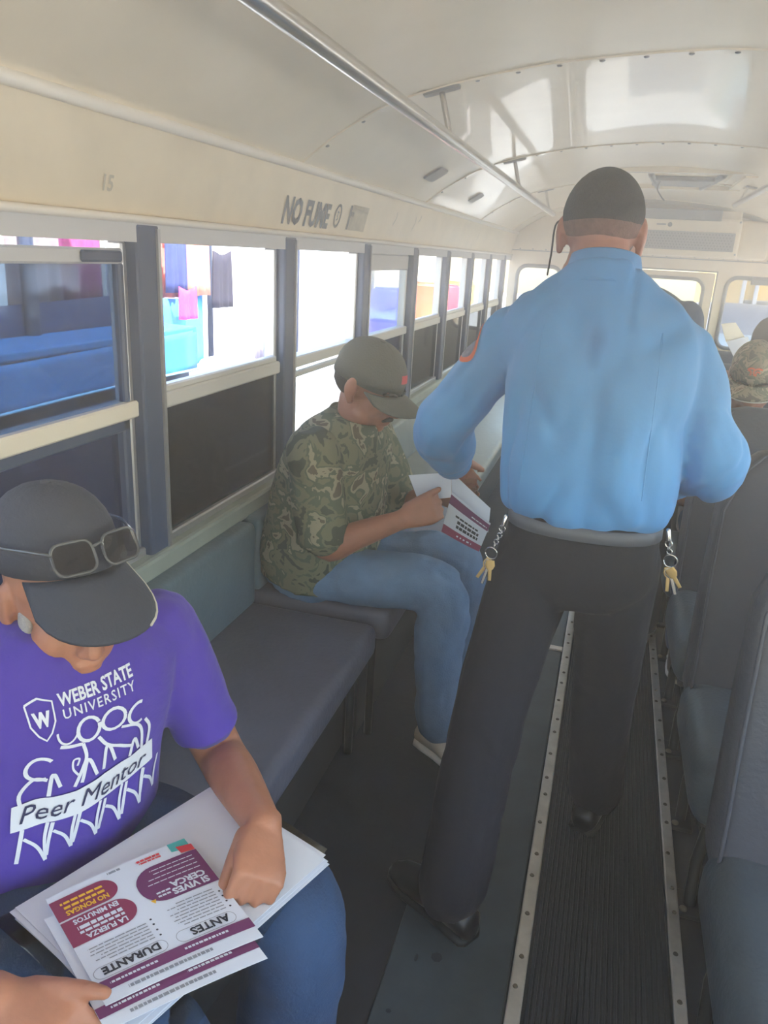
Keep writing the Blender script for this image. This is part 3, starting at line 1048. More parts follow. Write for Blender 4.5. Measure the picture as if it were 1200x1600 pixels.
def make_person(label, P, base):
    """P: dictionary of pose and clothes; returns the body object"""
    fwd = P['fwd']
    bm = bmesh.new()
    torso(bm, P['torso'], fwd, -0.022)
    H = P['head']
    head(bm, H)
    hc = H @ V((0, -0.02, -0.03))
    nb = V(P['torso'][-1][:3])
    limb(bm, [tuple(nb - V((0, 0, 0.05))) + (0.058,), tuple((nb + hc) / 2) + (0.056,), tuple(hc) + (0.054,)])
    for A in P['arms']:
        limb(bm, [tuple(A['sh']) + (0.05,), tuple((V(A['sh']) * .5 + V(A['el']) * .5)) + (0.045,), tuple(A['el']) + (0.041,),
                  tuple(V(A['el']) * .6 + V(A['wr']) * .4) + (0.039,), tuple(A['wr']) + (0.026,)])
        if 'hand' in A:
            A['tip'] = hand(bm, A['wr'], **A['hand'])
    for L in P['legs']:
        limb(bm, [tuple(L['hip']) + (0.055,), tuple(L['knee']) + (0.045,), tuple(L['ank']) + (0.032,)])
        limb(bm, [tuple(L['ank']) + (0.034,), (L['ank'][0] * .8 + L['toe'][0] * .2, L['ank'][1] * .8 + L['toe'][1] * .2, 0.044, 0.024), (L['ank'][0] * .5 + L['toe'][0] * .5, L['ank'][1] * .5 + L['toe'][1] * .5, 0.03, 0.016)])
    body = blob('person', bm, P.get('vox', 0.006), P['skin'], None, 3, None, base)
    tag(body, label, 'person')
    # shirt
    bm = bmesh.new()
    torso(bm, P['torso'], fwd, P.get('spad', 0.008))
    for A in P['arms']:
        sh, el, wr = V(A['sh']), V(A['el']), V(A['wr'])
        r0, r1, r2 = A.get('sl', (0.068, 0.06, 0.045))
        if P['sleeve'] == 'long':
            k = A.get('cuff', 0.97)
            limb(bm, [tuple(sh) + (r0,), tuple(sh * .5 + el * .5) + ((r0 + r1) / 2,), tuple(el) + (r1,), tuple(el * .5 + wr * .5) + ((r1 + r2) / 2 + .004,), tuple(el * (1 - k) + wr * k) + (r2,)])
        else:
            k = P.get('slen', 0.8)
            limb(bm, [tuple(sh) + (r0,), tuple(sh * (1 - k * .5) + el * k * .5) + (r0 * 1.0,), tuple(sh * (1 - k) + el * k) + (r1,)])
            e = sh * (1 - k) + el * k
            dv = (el - sh).normalized()
            tube(bm, [e - dv * 0.01, e + dv * 0.022], [r1 + 0.001, r1 + 0.004], 18, False)
    for (c, r) in P.get('extra', []):
        ell(bm, c, r)
    shirt = blob('shirt', bm, P.get('svox', 0.0065), P['shirt'], body, 5, P.get('fold'))
    # trousers
    bm = bmesh.new()
    if P.get('pelvis'):
        torso(bm, P['pelvis'], fwd, 0.004)
    for L in P['legs']:
        a, b, c = L.get('r', (0.092, 0.072, 0.062))
        hip, kn, an = V(L['hip']), V(L['knee']), V(L['ank'])
        limb(bm, [tuple(hip) + (a,), tuple(hip * .5 + kn * .5) + ((a + b) / 2,), tuple(kn) + (b,), tuple(kn * .5 + an * .5) + ((b + c) / 2,), tuple(an) + (c,)], 16)
    blob('trousers', bm, 0.0075, P['trousers'], body, 5, P.get('tfold', folds(0.004, 9, (1, 1, .6), 3)))
    # shoes
    for L in P['legs']:
        an, to = V(L['ank']), V(L['toe'])
        d = V((to.x - an.x, to.y - an.y, 0)).normalized()
        s = V((-d.y, d.x, 0))
        z0 = L.get('z', 0.0)
        def ringsole(k0, k1, m, nm, par):
            bmm = bmesh.new()
            rs = []
            for q_, wd, hh in ((-0.075, 0.02, 0.05), (-0.065, 0.033, 0.075), (-0.03, 0.036, 0.082), (0.02, 0.036, 0.078), (0.08, 0.043, 0.055), (0.13, 0.045, 0.046), (0.165, 0.036, 0.038), (0.182, 0.018, 0.03)):
                c = V((an.x, an.y, z0)) + d * q_
                lo, hi = (0.0, 0.022) if k0 == 'sole' else (0.014, hh)
                w_ = wd + (0.003 if k0 == 'sole' else 0.0)
                rs.append((c + V((0, 0, (lo + hi) / 2)), s * w_, V((0, 0, (hi - lo) / 2))))
            rings(bmm, rs, 14, n=3.0 if k0 == 'sole' else 2.4)
            return autosmooth(link(nm, bmm, m, par), 60)
        so = ringsole('upper', 0, P['shoe'], 'shoe', body)
        ringsole('sole', 0, P.get('sole', M_RUBBER), 'sole', so)
    return body, shirt

def cap(root, M, m, vm=None, tilt=0.0, seam=None, span=136, seam_from=0.0, bend=1.5):
    c0 = V((0, -0.012, 0.036))
    rad = V((0.083, 0.106, 0.094))
    bm = bmesh.new()
    n, k = 36, 8
    top = None
    L = []
    for j in range(k):
        ph = j / k * PI / 2
        lp = []
        for i in range(n):
            th = 2 * PI * i / n
            g = 0.0016 if i % 6 == 0 else 0.0
            rz = 1.0
            p = V((math.cos(th) * rad.x * math.cos(ph) ** 0.85, math.sin(th) * rad.y * math.cos(ph) ** 0.85, math.sin(ph) * rad.z))
            if j == 0: p.z = -0.018 - 0.012 * max(0, -math.sin(th))
            p -= p.normalized() * g
            lp.append(bm.verts.new(M @ (c0 + p)))
        L.append(lp)
    tp = bm.verts.new(M @ (c0 + V((0, 0, rad.z))))
    for a, b in zip(L, L[1:]):
        for i in range(n):
            bm.faces.new((a[i], a[(i + 1) % n], b[(i + 1) % n], b[i]))
    for i in range(n):
        bm.faces.new((L[-1][i], L[-1][(i + 1) % n], tp))
    # inner layer closes the crown
    low = [bm.verts.new(M @ (c0 + V((math.cos(2 * PI * i / n) * 0.072, math.sin(2 * PI * i / n) * 0.094, -0.012)))) for i in range(n)]
    for i in range(n):
        bm.faces.new((L[0][i], low[i], low[(i + 1) % n], L[0][(i + 1) % n]))
    bm.faces.new(low)
    cp = link('cap', bm, m, root, True)
    # visor
    bm = bmesh.new()
    T, Bt = [], []
    nt_, ne = 18, 6
    for i in range(nt_ + 1):
        th = math.radians(90 + (i / nt_ - 0.5) * span)
        a = math.sin((i / nt_) * PI) ** 0.42
        r1, r2 = [], []
        for e in range(ne + 1):
            ext = 0.070 * a * e / ne
            x = math.cos(th) * (rad.x + ext * 0.55)
            y = math.sin(th) * rad.y + ext * 1.02
            z = -0.016 - 0.30 * ext - bend * x * x + tilt * ext
            p = c0 + V((x, y, z))
            r1.append(bm.verts.new(M @ p))
            r2.append(bm.verts.new(M @ (p - V((0, 0, 0.0045)))))
        T.append(r1)
        Bt.append(r2)
    for i in range(nt_):
        for e in range(ne):
            bm.faces.new((T[i][e], T[i + 1][e], T[i + 1][e + 1], T[i][e + 1]))
            bm.faces.new((Bt[i][e], Bt[i][e + 1], Bt[i + 1][e + 1], Bt[i + 1][e]))
        bm.faces.new((T[i][ne], T[i + 1][ne], Bt[i + 1][ne], Bt[i][ne]))
        bm.faces.new((T[i][0], Bt[i][0], Bt[i + 1][0], T[i + 1][0]))
    for i in (0, nt_):
        bm.faces.new([T[i][e] for e in range(ne + 1)] + [Bt[i][e] for e in range(ne, -1, -1)])
    bmesh.ops.remove_doubles(bm, verts=bm.verts[:], dist=1e-6)
    v = link('visor', bm, vm or m, cp, True)
    if seam:
        pts = []
        for i in range(int(nt_ * seam_from), nt_ + 1):
            th = math.radians(90 + (i / nt_ - 0.5) * span)
            a = math.sin((i / nt_) * PI) ** 0.42
            ext = 0.0705 * a
            x = math.cos(th) * (rad.x + ext * 0.55)
            pts.append(M @ (c0 + V((x, math.sin(th) * rad.y + ext * 1.02, -0.018 - 0.30 * ext - bend * x * x + tilt * ext))))
        link('visor_piping', TUBE(pts, 0.0022, 6), seam, cp, True)
    bm = bmesh.new()
    ell(bm, M @ (c0 + V((0, 0, rad.z))), (0.008, 0.008, 0.004), M.to_3x3(), 8)
    link('cap_button', bm, m, cp, True)
    return cp, c0, rad

def cap_print(cp, M, c0, rad, shape, m, name='emblem'):
    def mp(u, v):
        ph = v / rad.z
        th = PI / 2 - u / (rad.y * 0.9)
        p = V((math.cos(th) * rad.x * math.cos(ph) ** 0.85, math.sin(th) * rad.y * math.cos(ph) ** 0.85, math.sin(ph) * rad.z)) * 1.025
        return M @ (c0 + p)
    return print_mesh(name, shape, mp, m, cp, 0.012)

# ---- the officer standing in the aisle with his back to the camera
HM = basis4((-0.055, 1.755, 1.475), V((0.0, 0.91, -0.42)), s=1.06)
officer, off_shirt = make_person('person in light blue uniform shirt and navy trousers standing in the aisle, back turned', dict(
    fwd=(0, 1, 0), vox=0.006, skin=M_SKIN3, head=HM,
    torso=[(-0.005, 1.66, 0.896, 0.155, 0.110), (-0.006, 1.66, 0.922, 0.176, 0.126), (-0.008, 1.66, 0.98, 0.180, 0.132), (-0.012, 1.662, 1.08, 0.176, 0.125),
           (-0.02, 1.668, 1.20, 0.182, 0.118), (-0.028, 1.68, 1.28, 0.192, 0.104), (-0.034, 1.69, 1.335, 0.172, 0.088), (-0.037, 1.695, 1.385, 0.105, 0.070), (-0.038, 1.70, 1.415, 0.064, 0.060)],
    pelvis=[(-0.005, 1.662, 0.70, 0.11, 0.09), (-0.005, 1.66, 0.76, 0.162, 0.118), (-0.005, 1.66, 0.86, 0.162, 0.118), (-0.005, 1.66, 0.915, 0.158, 0.112)],
    arms=[dict(sh=(-0.205, 1.69, 1.262), el=(-0.365, 1.78, 1.03), wr=(-0.372, 2.00, 0.885), sl=(0.064, 0.073, 0.050), cuff=0.9,
               hand=dict(d=(0.05, 0.8, -0.5), n=(-0.75, 0.3, 0.55), side=1, curl=(35, 45, 30), thumb=(0.8, 0.35, -0.3))),
          dict(sh=(0.125, 1.69, 1.265), el=(0.238, 1.70, 1.04), wr=(0.175, 1.93, 0.93), sl=(0.064, 0.070, 0.052), cuff=0.95,
               hand=dict(d=(-0.5, 0.8, -0.1), n=(0.5, 0.4, 0.7), side=-1, curl=(30, 40, 30)))],
    sleeve='long', shirt=M_UNIFORM, spad=0.008, svox=0.0065, fold=folds(0.012, 7.5, (1.3, 1.0, 0.6), 2.0),
    legs=[dict(hip=(-0.095, 1.66, 0.80), knee=(-0.150, 1.53, 0.45), ank=(-0.172, 1.335, 0.100), toe=(-0.32, 1.43, 0.03), r=(0.094, 0.084, 0.076)),
          dict(hip=(0.082, 1.67, 0.80), knee=(0.100, 1.73, 0.45), ank=(0.120, 1.79, 0.105), toe=(0.17, 1.97, 0.03), r=(0.094, 0.078, 0.070))],
    trousers=M_NAVY, shoe=M_SHOE, sole=M_RUBBER), (-0.02, 1.6, 0.0))
# cropped hair
bm = bmesh.new()
R3 = HM.to_3x3()
n, k = 40, 16
def hair_shell(nm, back_l, side_l, g0, m):
  bm = bmesh.new()
  L = []
  for j in range(k + 1):
    ph = PI / 2 - j / k * PI * 0.76
    lp = []
    for i in range(n):
        th = 2 * PI * i / n
        front = max(0.0, math.sin(th))
        back = max(0.0, -math.sin(th))
        lim = back_l * back + 0.45 * front + side_l * abs(math.cos(th)) ** 2
        p_ = max(ph, lim * PI / 2)
        t_ = min(1.0, (p_ - lim * PI / 2) / 0.35)
        g = 1.0 + (g0 - 1.0) * t_ ** 0.6
        lp.append(bm.verts.new(HM @ (V((0, -0.014, 0.028)) + V((math.cos(th) * 0.075 * math.cos(p_), math.sin(th) * 0.096 * math.cos(p_), math.sin(p_) * 0.088)) * g)))
    L.append(lp)
  for a, b in zip(L, L[1:]):
    for i in range(n):
        bm.faces.new((a[i], a[(i + 1) % n], b[(i + 1) % n], b[i]))
  bmesh.ops.remove_doubles(bm, verts=bm.verts[:], dist=1e-5)
  return link(nm, bm, m, officer, True)
hair_shell('hair', -0.40, -0.14, 1.05, M_HAIR)
hair_shell('hair_fade', -0.52, -0.24, 1.030, M_FADE)
# shirt collar standing round the neck
bm = bmesh.new()
for c_, ra, rb, h0, h1 in ((V((-0.038, 1.70, 1.40)), 0.072, 0.068, -0.03, 0.035),):
    tl = V((0, 0.25, 1)).normalized()
    rings(bm, [(c_ + tl * h0, V((ra + .022, 0, 0)), V((0, rb + .02, -0.02))), (c_ + tl * 0.0, V((ra + .006, 0, 0)), V((0, rb + .006, -0.018))), (c_ + tl * h1, V((ra - .002, 0, 0)), V((0, rb, -0.017))),
               (c_ + tl * (h1 + .002), V((ra - .008, 0, 0)), V((0, rb - .006, -0.017))), (c_ + tl * h0, V((ra - .006, 0, 0)), V((0, rb - .006, -0.017)))], 28, cap=False)
link('collar', bm, M_UNIFORM, off_shirt, True)
for el_, wr_ in (((-0.365, 1.78, 1.03), (-0.372, 2.00, 0.885)), ((0.238, 1.70, 1.04), (0.175, 1.93, 0.93))):
    e_, w_ = V(el_), V(wr_)
    link('cuff', TUBE([e_ * .22 + w_ * .78, e_ * .2 + w_ * .8, e_ * .02 + w_ * .98, e_ * .01 + w_ * .99], [0.052, 0.057, 0.052, 0.046], 20, False), M_UNIFORM, off_shirt, True)
# yoke pleat seams on the back
def bvh_of(o):
    mw = wm(o)
    return BVHTree.FromPolygons([mw @ v.co for v in o.data.vertices], [tuple(p.vertices) for p in o.data.polygons])
ob = bvh_of(off_shirt)
def on_back(u, v, lift=0.001):
    h = ob.ray_cast(V((u, 0.8, v)), V((0, 1, 0)))
    p = h[0] if h[0] is not None else V((u, 1.55, v))
    return p - V((0, lift, 0))
for x0, x1 in ((-0.135, -0.145), (0.09, 0.10)):
    pts = [on_back(x0 + (x1 - x0) * k / 14, 1.30 - k * 0.023, -0.0005) for k in range(15)]
    link('back_crease', TUBE(pts, 0.0016, 6), M_UNIFORM, off_shirt, True)
# shoulder patch
pc = V((-0.272, 1.70, 1.235))
pn = V((-0.90, -0.42, 0.30)).normalized()
pu = V((0.30, -0.15, 0.9)); pu = (pu - pn * pu.dot(pn)).normalized()
pv = pn.cross(pu)
def on_arm(u, v, lift):
    o_ = pc + pu * v + pv * u + pn * 0.2
    h = ob.ray_cast(o_, -pn)
    p = h[0] if h[0] is not None else pc + pu * v + pv * u
    return p + pn * lift
oval = [(0.036 * math.cos(2 * PI * k / 28), 0.048 * math.sin(2 * PI * k / 28)) for k in range(28)]
print_mesh('shoulder_patch', poly2d(oval), lambda u, v: on_arm(u, v, 0.0025), M_ORANGE, off_shirt, 0.008)
print_mesh('patch_centre', poly2d([(a * 0.74, b * 0.78) for a, b in oval]), lambda u, v: on_arm(u, v, 0.0045), M_PATCHIN, off_shirt, 0.008)
# belt
bm = bmesh.new()
rings(bm, [(V((-0.005, 1.66, z)), V((0.158 + g, 0, 0)), V((0, 0.116 + g, 0))) for z, g in ((0.872, 0.004), (0.874, 0.009), (0.900, 0.008), (0.902, 0.002))], 36, n=2.5, cap=False)
link('belt', bm, M_BELTL, officer, True)
link('ear_cord', TUBE(smoothpath([tuple(HM @ V((-0.079, 0.0, 0.033))), tuple(HM @ V((-0.088, -0.034, 0.0))), tuple(HM @ V((-0.089, -0.02, -0.05))), tuple(HM @ V((-0.092, 0.0, -0.085)))], 5), 0.002, 6), M_BLACK, officer, True)

# ---- the man in the purple shirt
PC = basis4((-0.680, 0.800, 0.984), V((0.90, -0.37, 0.05)), s=0.945)
PH = basis4((-0.672, 0.795, 0.948), V((0.82, -0.53, -0.12)), s=0.96)
purple, pur_shirt = make_person('person in purple university t-shirt and dark cap reading leaflets on the front bench', dict(
    fwd=(0.906, -0.423, 0), vox=0.0042, skin=M_SKIN1, head=PH,
    torso=[(-0.775, 0.79, 0.455, 0.165, 0.14), (-0.765, 0.788, 0.53, 0.172, 0.15), (-0.745, 0.783, 0.62, 0.17, 0.142), (-0.725, 0.785, 0.71, 0.170, 0.128), (-0.700, 0.785, 0.80, 0.174, 0.112),
           (-0.69, 0.788, 0.862, 0.162, 0.09), (-0.682, 0.79, 0.90, 0.10, 0.07), (-0.678, 0.79, 0.925, 0.064, 0.058)],
    arms=[dict(sh=(-0.622, 0.938, 0.845), el=(-0.545, 0.985, 0.600), wr=(-0.374, 0.798, 0.648), sl=(0.062, 0.055, 0.05),
               hand=dict(sc=0.95, d=(0.34, -0.90, -0.20), n=(0.45, 0.05, 0.9), side=1, curl=(62, 65, 40), thumb=(0.85, 0.15, -0.6))),
          dict(sh=(-0.755, 0.645, 0.845), el=(-0.755, 0.45, 0.62), wr=(-0.545, 0.488, 0.614), sl=(0.062, 0.055, 0.05),
               hand=dict(sc=0.92, d=(0.98, -0.08, -0.12), n=(0.05, -0.35, 0.93), side=-1, curl=(30, 30, 20), thumb=(0.90, 0.36, 0.26)))],
    sleeve='short', slen=0.72, shirt=M_PURPLE, spad=0.010, svox=0.006, fold=folds(0.006, 8, (1, 1, 0.6), 5.0),
    legs=[dict(hip=(-0.76, 0.885, 0.505), knee=(-0.345, 0.815, 0.500), ank=(-0.325, 0.775, 0.09), toe=(-0.2, 0.74, 0.03), r=(0.088, 0.078, 0.075)),
          dict(hip=(-0.79, 0.69, 0.505), knee=(-0.385, 0.535, 0.495), ank=(-0.395, 0.50, 0.09), toe=(-0.27, 0.45, 0.03), r=(0.088, 0.076, 0.07))],
    pelvis=[(-0.79, 0.79, 0.44, 0.15, 0.12), (-0.775, 0.79, 0.5, 0.165, 0.135), (-0.77, 0.79, 0.56, 0.15, 0.12)],
    trousers=M_DENIM, shoe=M_SNEAKB, sole=M_SOLE, tfold=folds(0.005, 10, (.6, 1, 1), 3)), (-0.7, 0.75, 0.0))
eyes(purple, PH, False)
cp, c0, rad = cap(purple, PC, M_CAP, seam=M_PIPE, tilt=-0.75, bend=1.0, span=124, seam_from=0.72)
for s in (1, -1):
    bm = bmesh.new()
    ell(bm, PH @ V((s * 0.0585, 0.016, -0.016)), (0.0095, 0.018, 0.028), PH.to_3x3())
    link('sideburn', bm, M_GREYHAIR, purple, True)
bm = bmesh.new()
rings(bm, [(V((-0.678, 0.790, 0.910)), V((0.423, 0.906, 0)) * 0.074, V((0.906, -0.423, -0.25)) * 0.072), (V((-0.672, 0.788, 0.922)), V((0.423, 0.906, 0)) * 0.074, V((0.906, -0.423, -0.25)) * 0.072),
           (V((-0.670, 0.788, 0.924)), V((0.423, 0.906, 0)) * 0.066, V((0.906, -0.423, -0.25)) * 0.064)], 24, cap=False)
link('neckband', bm, M_PURPLE, pur_shirt, True)
# print on the shirt
pb = bvh_of(pur_shirt)
SU, SV_, SN = V((0.423, 0.906, 0)), V((0.267, -0.125, 0.956)), V((0.866, -0.404, -0.295))
SO = V((-0.60, 0.725, 0.75))
def on_chest(lift):
    def f(u, v):
        # wide prints wrap round the chest
        o_ = SO + SU * u + SV_ * v + SN * 0.25
        h = pb.ray_cast(o_, -SN)
        p = h[0] if h[0] is not None else SO + SU * u + SV_ * v
        return p + SN * lift
    return f
def fit2d(shape, w_):
    xs = [p[0] for p in shape[0]]
    k = w_ / (max(xs) - min(xs))
    return [((x - min(xs)) * k, y) for x, y in shape[0]], shape[1]
txt = [place2d(fit2d(text2d('WEBER STATE', 0.0200, bold=0.0006), 0.108), -0.027, 0.084),
       place2d(fit2d(text2d('UNIVERSITY', 0.0165, spacing=1.2, bold=0.0002), 0.104), -0.024, 0.068)]
shield = stroke2d([(-0.016, 0.018), (0, 0.023), (0.016, 0.018), (0.015, -0.004), (0.008, -0.016), (0, -0.023), (-0.008, -0.016), (-0.015, -0.004), (-0.016, 0.018)], 0.0022, smooth=False)
wmk = text2d('W', 0.021, bold=0.0012, sx=0.85)
txt += [place2d(shield, -0.050, 0.074), place2d(wmk, -0.0595, 0.068)]
print_mesh('shirt_lettering', merge2d(txt), on_chest(0.002), M_PRINT, pur_shirt, 0.008, True)
S = lambda pts, w=0.0050: stroke2d(pts, w, 5)
def circ(cx, cy, rx, ry, a0, a1, w=0.0052):
    return stroke2d([(cx + rx * math.cos(math.radians(a0 + (a1 - a0) * k / 16)), cy + ry * math.sin(math.radians(a0 + (a1 - a0) * k / 16))) for k in range(17)], w, smooth=False)
fig = [circ(-0.062, 0.018, 0.017, 0.020, 35, 290), circ(-0.022, 0.066, 0.014, 0.020, -190, -20, 0.003), circ(0.006, 0.056, 0.015, 0.021, 20, 375), circ(0.042, 0.056, 0.017, 0.019, 0, 360), circ(0.080, 0.045, 0.016, 0.019, 60, 290),
       S([(-0.085, -0.05), (-0.088, -0.02), (-0.07, 0.0), (-0.055, -0.004)]), S([(-0.055, -0.03), (-0.048, 0.004), (-0.040, -0.02)]), S([(-0.035, 0.047), (-0.022, 0.040), (-0.004, 0.034)]),
       S([(-0.004, 0.034), (-0.002, 0.01), (-0.012, -0.01), (-0.022, -0.028)]), S([(-0.012, -0.026), (0.000, 0.004), (0.010, -0.024)]), S([(0.020, -0.022), (0.030, 0.012), (0.040, -0.02)]),
       S([(0.018, 0.034), (0.030, 0.012), (0.052, -0.004), (0.066, -0.012)]), S([(0.052, 0.034), (0.075, 0.024), (0.085, 0.004), (0.086, -0.03)]), S([(0.064, -0.03), (0.072, -0.004), (0.080, -0.026)]),
       S([(0.092, 0.022), (0.10, 0.0), (0.096, -0.03)]), S([(-0.016, 0.002), (-0.012, 0.012), (-0.020, 0.014), (-0.022, 0.0), (-0.016, -0.012)], 0.003)]
for k, x in enumerate((-0.088, -0.052, -0.016, 0.022, 0.060, 0.092)):
    fig += [S([(x, -0.074), (x - 0.006, -0.098), (x - 0.012, -0.122)]), S([(x, -0.088), (x + 0.014, -0.104), (x + 0.022, -0.128)], 0.0045), S([(x + 0.030, -0.072), (x + 0.024, -0.098), (x + 0.022, -0.128)], 0.0045)]
fig = [([(x, y * 0.78 if y > 0 else y) for x, y in a_], b_) for a_, b_ in fig]
print_mesh('shirt_figures', merge2d(fig), on_chest(0.002), M_PRINT, pur_shirt, 0.008, True)
ban = [(-0.098, -0.034), (-0.06, -0.030), (-0.02, -0.034), (0.02, -0.028), (0.06, -0.030), (0.105, -0.026), (0.108, -0.066), (0.06, -0.070), (0.02, -0.068), (-0.02, -0.074), (-0.06, -0.070), (-0.102, -0.074)]
print_mesh('shirt_banner', poly2d(ban), on_chest(0.0035), M_PRINT, pur_shirt, 0.008)
print_mesh('banner_lettering', place2d(text2d('Peer Mentor', 0.038, shear=0.35, sx=0.93), -0.094, -0.062), on_chest(0.005), M_NAVYINK, pur_shirt, 0.008, True)

# ---- the man in camouflage
CH = basis4((-0.622, 2.0, 1.068), V((0.90, -0.22, -0.36)))
camo, camo_shirt = make_person('person in camouflage shirt, faded jeans and cap sitting by the bright window', dict(
    fwd=(0.97, -0.24, 0), vox=0.005, skin=M_SKIN2, head=CH,
    torso=[(-0.775, 2.03, 0.48, 0.165, 0.13), (-0.765, 2.025, 0.56, 0.175, 0.148), (-0.745, 2.02, 0.66, 0.175, 0.145), (-0.725, 2.01, 0.78, 0.178, 0.128), (-0.70, 2.0, 0.87, 0.182, 0.112),
           (-0.68, 1.995, 0.925, 0.165, 0.092), (-0.665, 1.992, 0.96, 0.10, 0.072), (-0.655, 1.99, 0.985, 0.066, 0.06)],
    arms=[dict(sh=(-0.665, 2.16, 0.91), el=(-0.56, 2.21, 0.665), wr=(-0.435, 2.10, 0.755), sl=(0.072, 0.07, 0.05),
               hand=dict(d=(0.98, -0.05, 0.05), n=(0.05, 0.9, -0.3), side=1, curl=(25, 30, 25), thumb=(0.9, 0.3, -0.2))),
          dict(sh=(-0.715, 1.815, 0.91), el=(-0.672, 1.83, 0.650), wr=(-0.470, 1.862, 0.748), sl=(0.072, 0.07, 0.05),
               hand=dict(d=(0.86, 0.15, 0.42), n=(0.15, -0.95, 0.3), side=-1, curl=(55, 60, 40), thumb=(0.95, 0.22, 0.05)))],
    sleeve='short', slen=0.85, shirt=M_CAMO, spad=0.012, svox=0.0065, fold=folds(0.006, 7, (1, 1, 0.6), 9.0),
    legs=[dict(hip=(-0.75, 2.12, 0.525), knee=(-0.36, 2.17, 0.52), ank=(-0.33, 2.19, 0.10), toe=(-0.2, 2.2, 0.03), r=(0.085, 0.076, 0.066)),
          dict(hip=(-0.76, 1.935, 0.525), knee=(-0.375, 1.955, 0.515), ank=(-0.335, 1.925, 0.115), toe=(-0.23, 1.86, 0.03), r=(0.085, 0.08, 0.066))],
    pelvis=[(-0.79, 2.03, 0.455, 0.15, 0.11), (-0.775, 2.03, 0.51, 0.165, 0.13), (-0.77, 2.03, 0.57, 0.15, 0.12)],
    trousers=M_DENIM2, shoe=M_SNEAK, sole=M_SOLE, tfold=folds(0.006, 11, (1, 1, .7), 1)), (-0.7, 2.0, 0.0))
eyes(camo, CH)
cp, c0, rad = cap(camo, CH, M_CAPG)
cap_print(cp, CH, c0, rad, poly2d([(-0.018, 0.022), (0.018, 0.022), (0.018, 0.044), (-0.018, 0.044)]), M_RED)
bm = bmesh.new()
rings(bm, [(V((-0.668, 1.992, 0.955)), V((0.24, 0.97, 0)) * 0.10, V((0.97, -0.24, -0.2)) * 0.085), (V((-0.655, 1.99, 0.992)), V((0.24, 0.97, 0)) * 0.074, V((0.97, -0.24, -0.3)) * 0.072), (V((-0.655, 1.99, 0.985)), V((0.24, 0.97, 0)) * 0.066, V((0.97, -0.24, -0.3)) * 0.064)], 24, cap=False)
link('collar', bm, M_CAMO, camo_shirt, True)
bm = bmesh.new()
ell(bm, CH @ V((0, -0.034, 0.008)), (0.0755, 0.078, 0.062), CH.to_3x3())
link('hair', bm, M_HAIR, camo, True)
link('moustache', TUBE([CH @ V(p) for p in ((-0.024, 0.088, -0.056), (0, 0.098, -0.048), (0.024, 0.088, -0.056))], [0.004, 0.007, 0.004], 8), M_HAIR, camo, True)

# ---- the dark-clothed person beyond the officer
SH2 = basis4((-0.055, 3.09, 1.465), V((-0.2, 0.85, -0.45)))
second, _ = make_person('person in dark blue clothes standing in the aisle behind the officer', dict(
    fwd=(-0.1, 1, 0), vox=0.008, skin=M_SKIN3, head=SH2,
    torso=[(0.085, 3.03, 0.86, 0.15, 0.11), (0.08, 3.03, 0.95, 0.168, 0.12), (0.075, 3.03, 1.08, 0.168, 0.115), (0.07, 3.035, 1.2, 0.176, 0.105), (0.06, 3.04, 1.28, 0.178, 0.09), (0.03, 3.045, 1.335, 0.14, 0.075), (0.0, 3.05, 1.37, 0.066, 0.06)],
    pelvis=[(0.09, 3.03, 0.70, 0.11, 0.09), (0.09, 3.03, 0.76, 0.158, 0.115), (0.088, 3.03, 0.88, 0.15, 0.11)],
    arms=[dict(sh=(-0.11, 3.04, 1.25), el=(-0.17, 3.1, 0.99), wr=(-0.12, 3.32, 0.98), hand=dict(d=(0.2, 0.9, 0.1), n=(-0.3, 0, 0.9), side=1)),
          dict(sh=(0.235, 3.02, 1.25), el=(0.285, 3.05, 0.98), wr=(0.24, 3.28, 0.95), hand=dict(d=(-0.2, 0.9, 0.1), n=(0.3, 0, 0.9), side=-1))],
    sleeve='long', shirt=M_DKSHIRT,
    legs=[dict(hip=(0.01, 3.03, 0.80), knee=(0.03, 3.05, 0.45), ank=(0.05, 3.1, 0.085), toe=(0.0, 3.28, 0.03), r=(0.09, 0.075, 0.068)),
          dict(hip=(0.17, 3.02, 0.80), knee=(0.245, 2.98, 0.45), ank=(0.265, 2.93, 0.095), toe=(0.305, 3.1, 0.03), r=(0.09, 0.075, 0.066))],
    trousers=M_NAVY, shoe=M_SNEAK, sole=M_SOLE), (0.09, 3.0, 0.0))
bm = bmesh.new(); ell(bm, SH2 @ V((0, -0.02, 0.034)), (0.079, 0.098, 0.088), SH2.to_3x3()); link('hair', bm, M_HAIR, second, True)

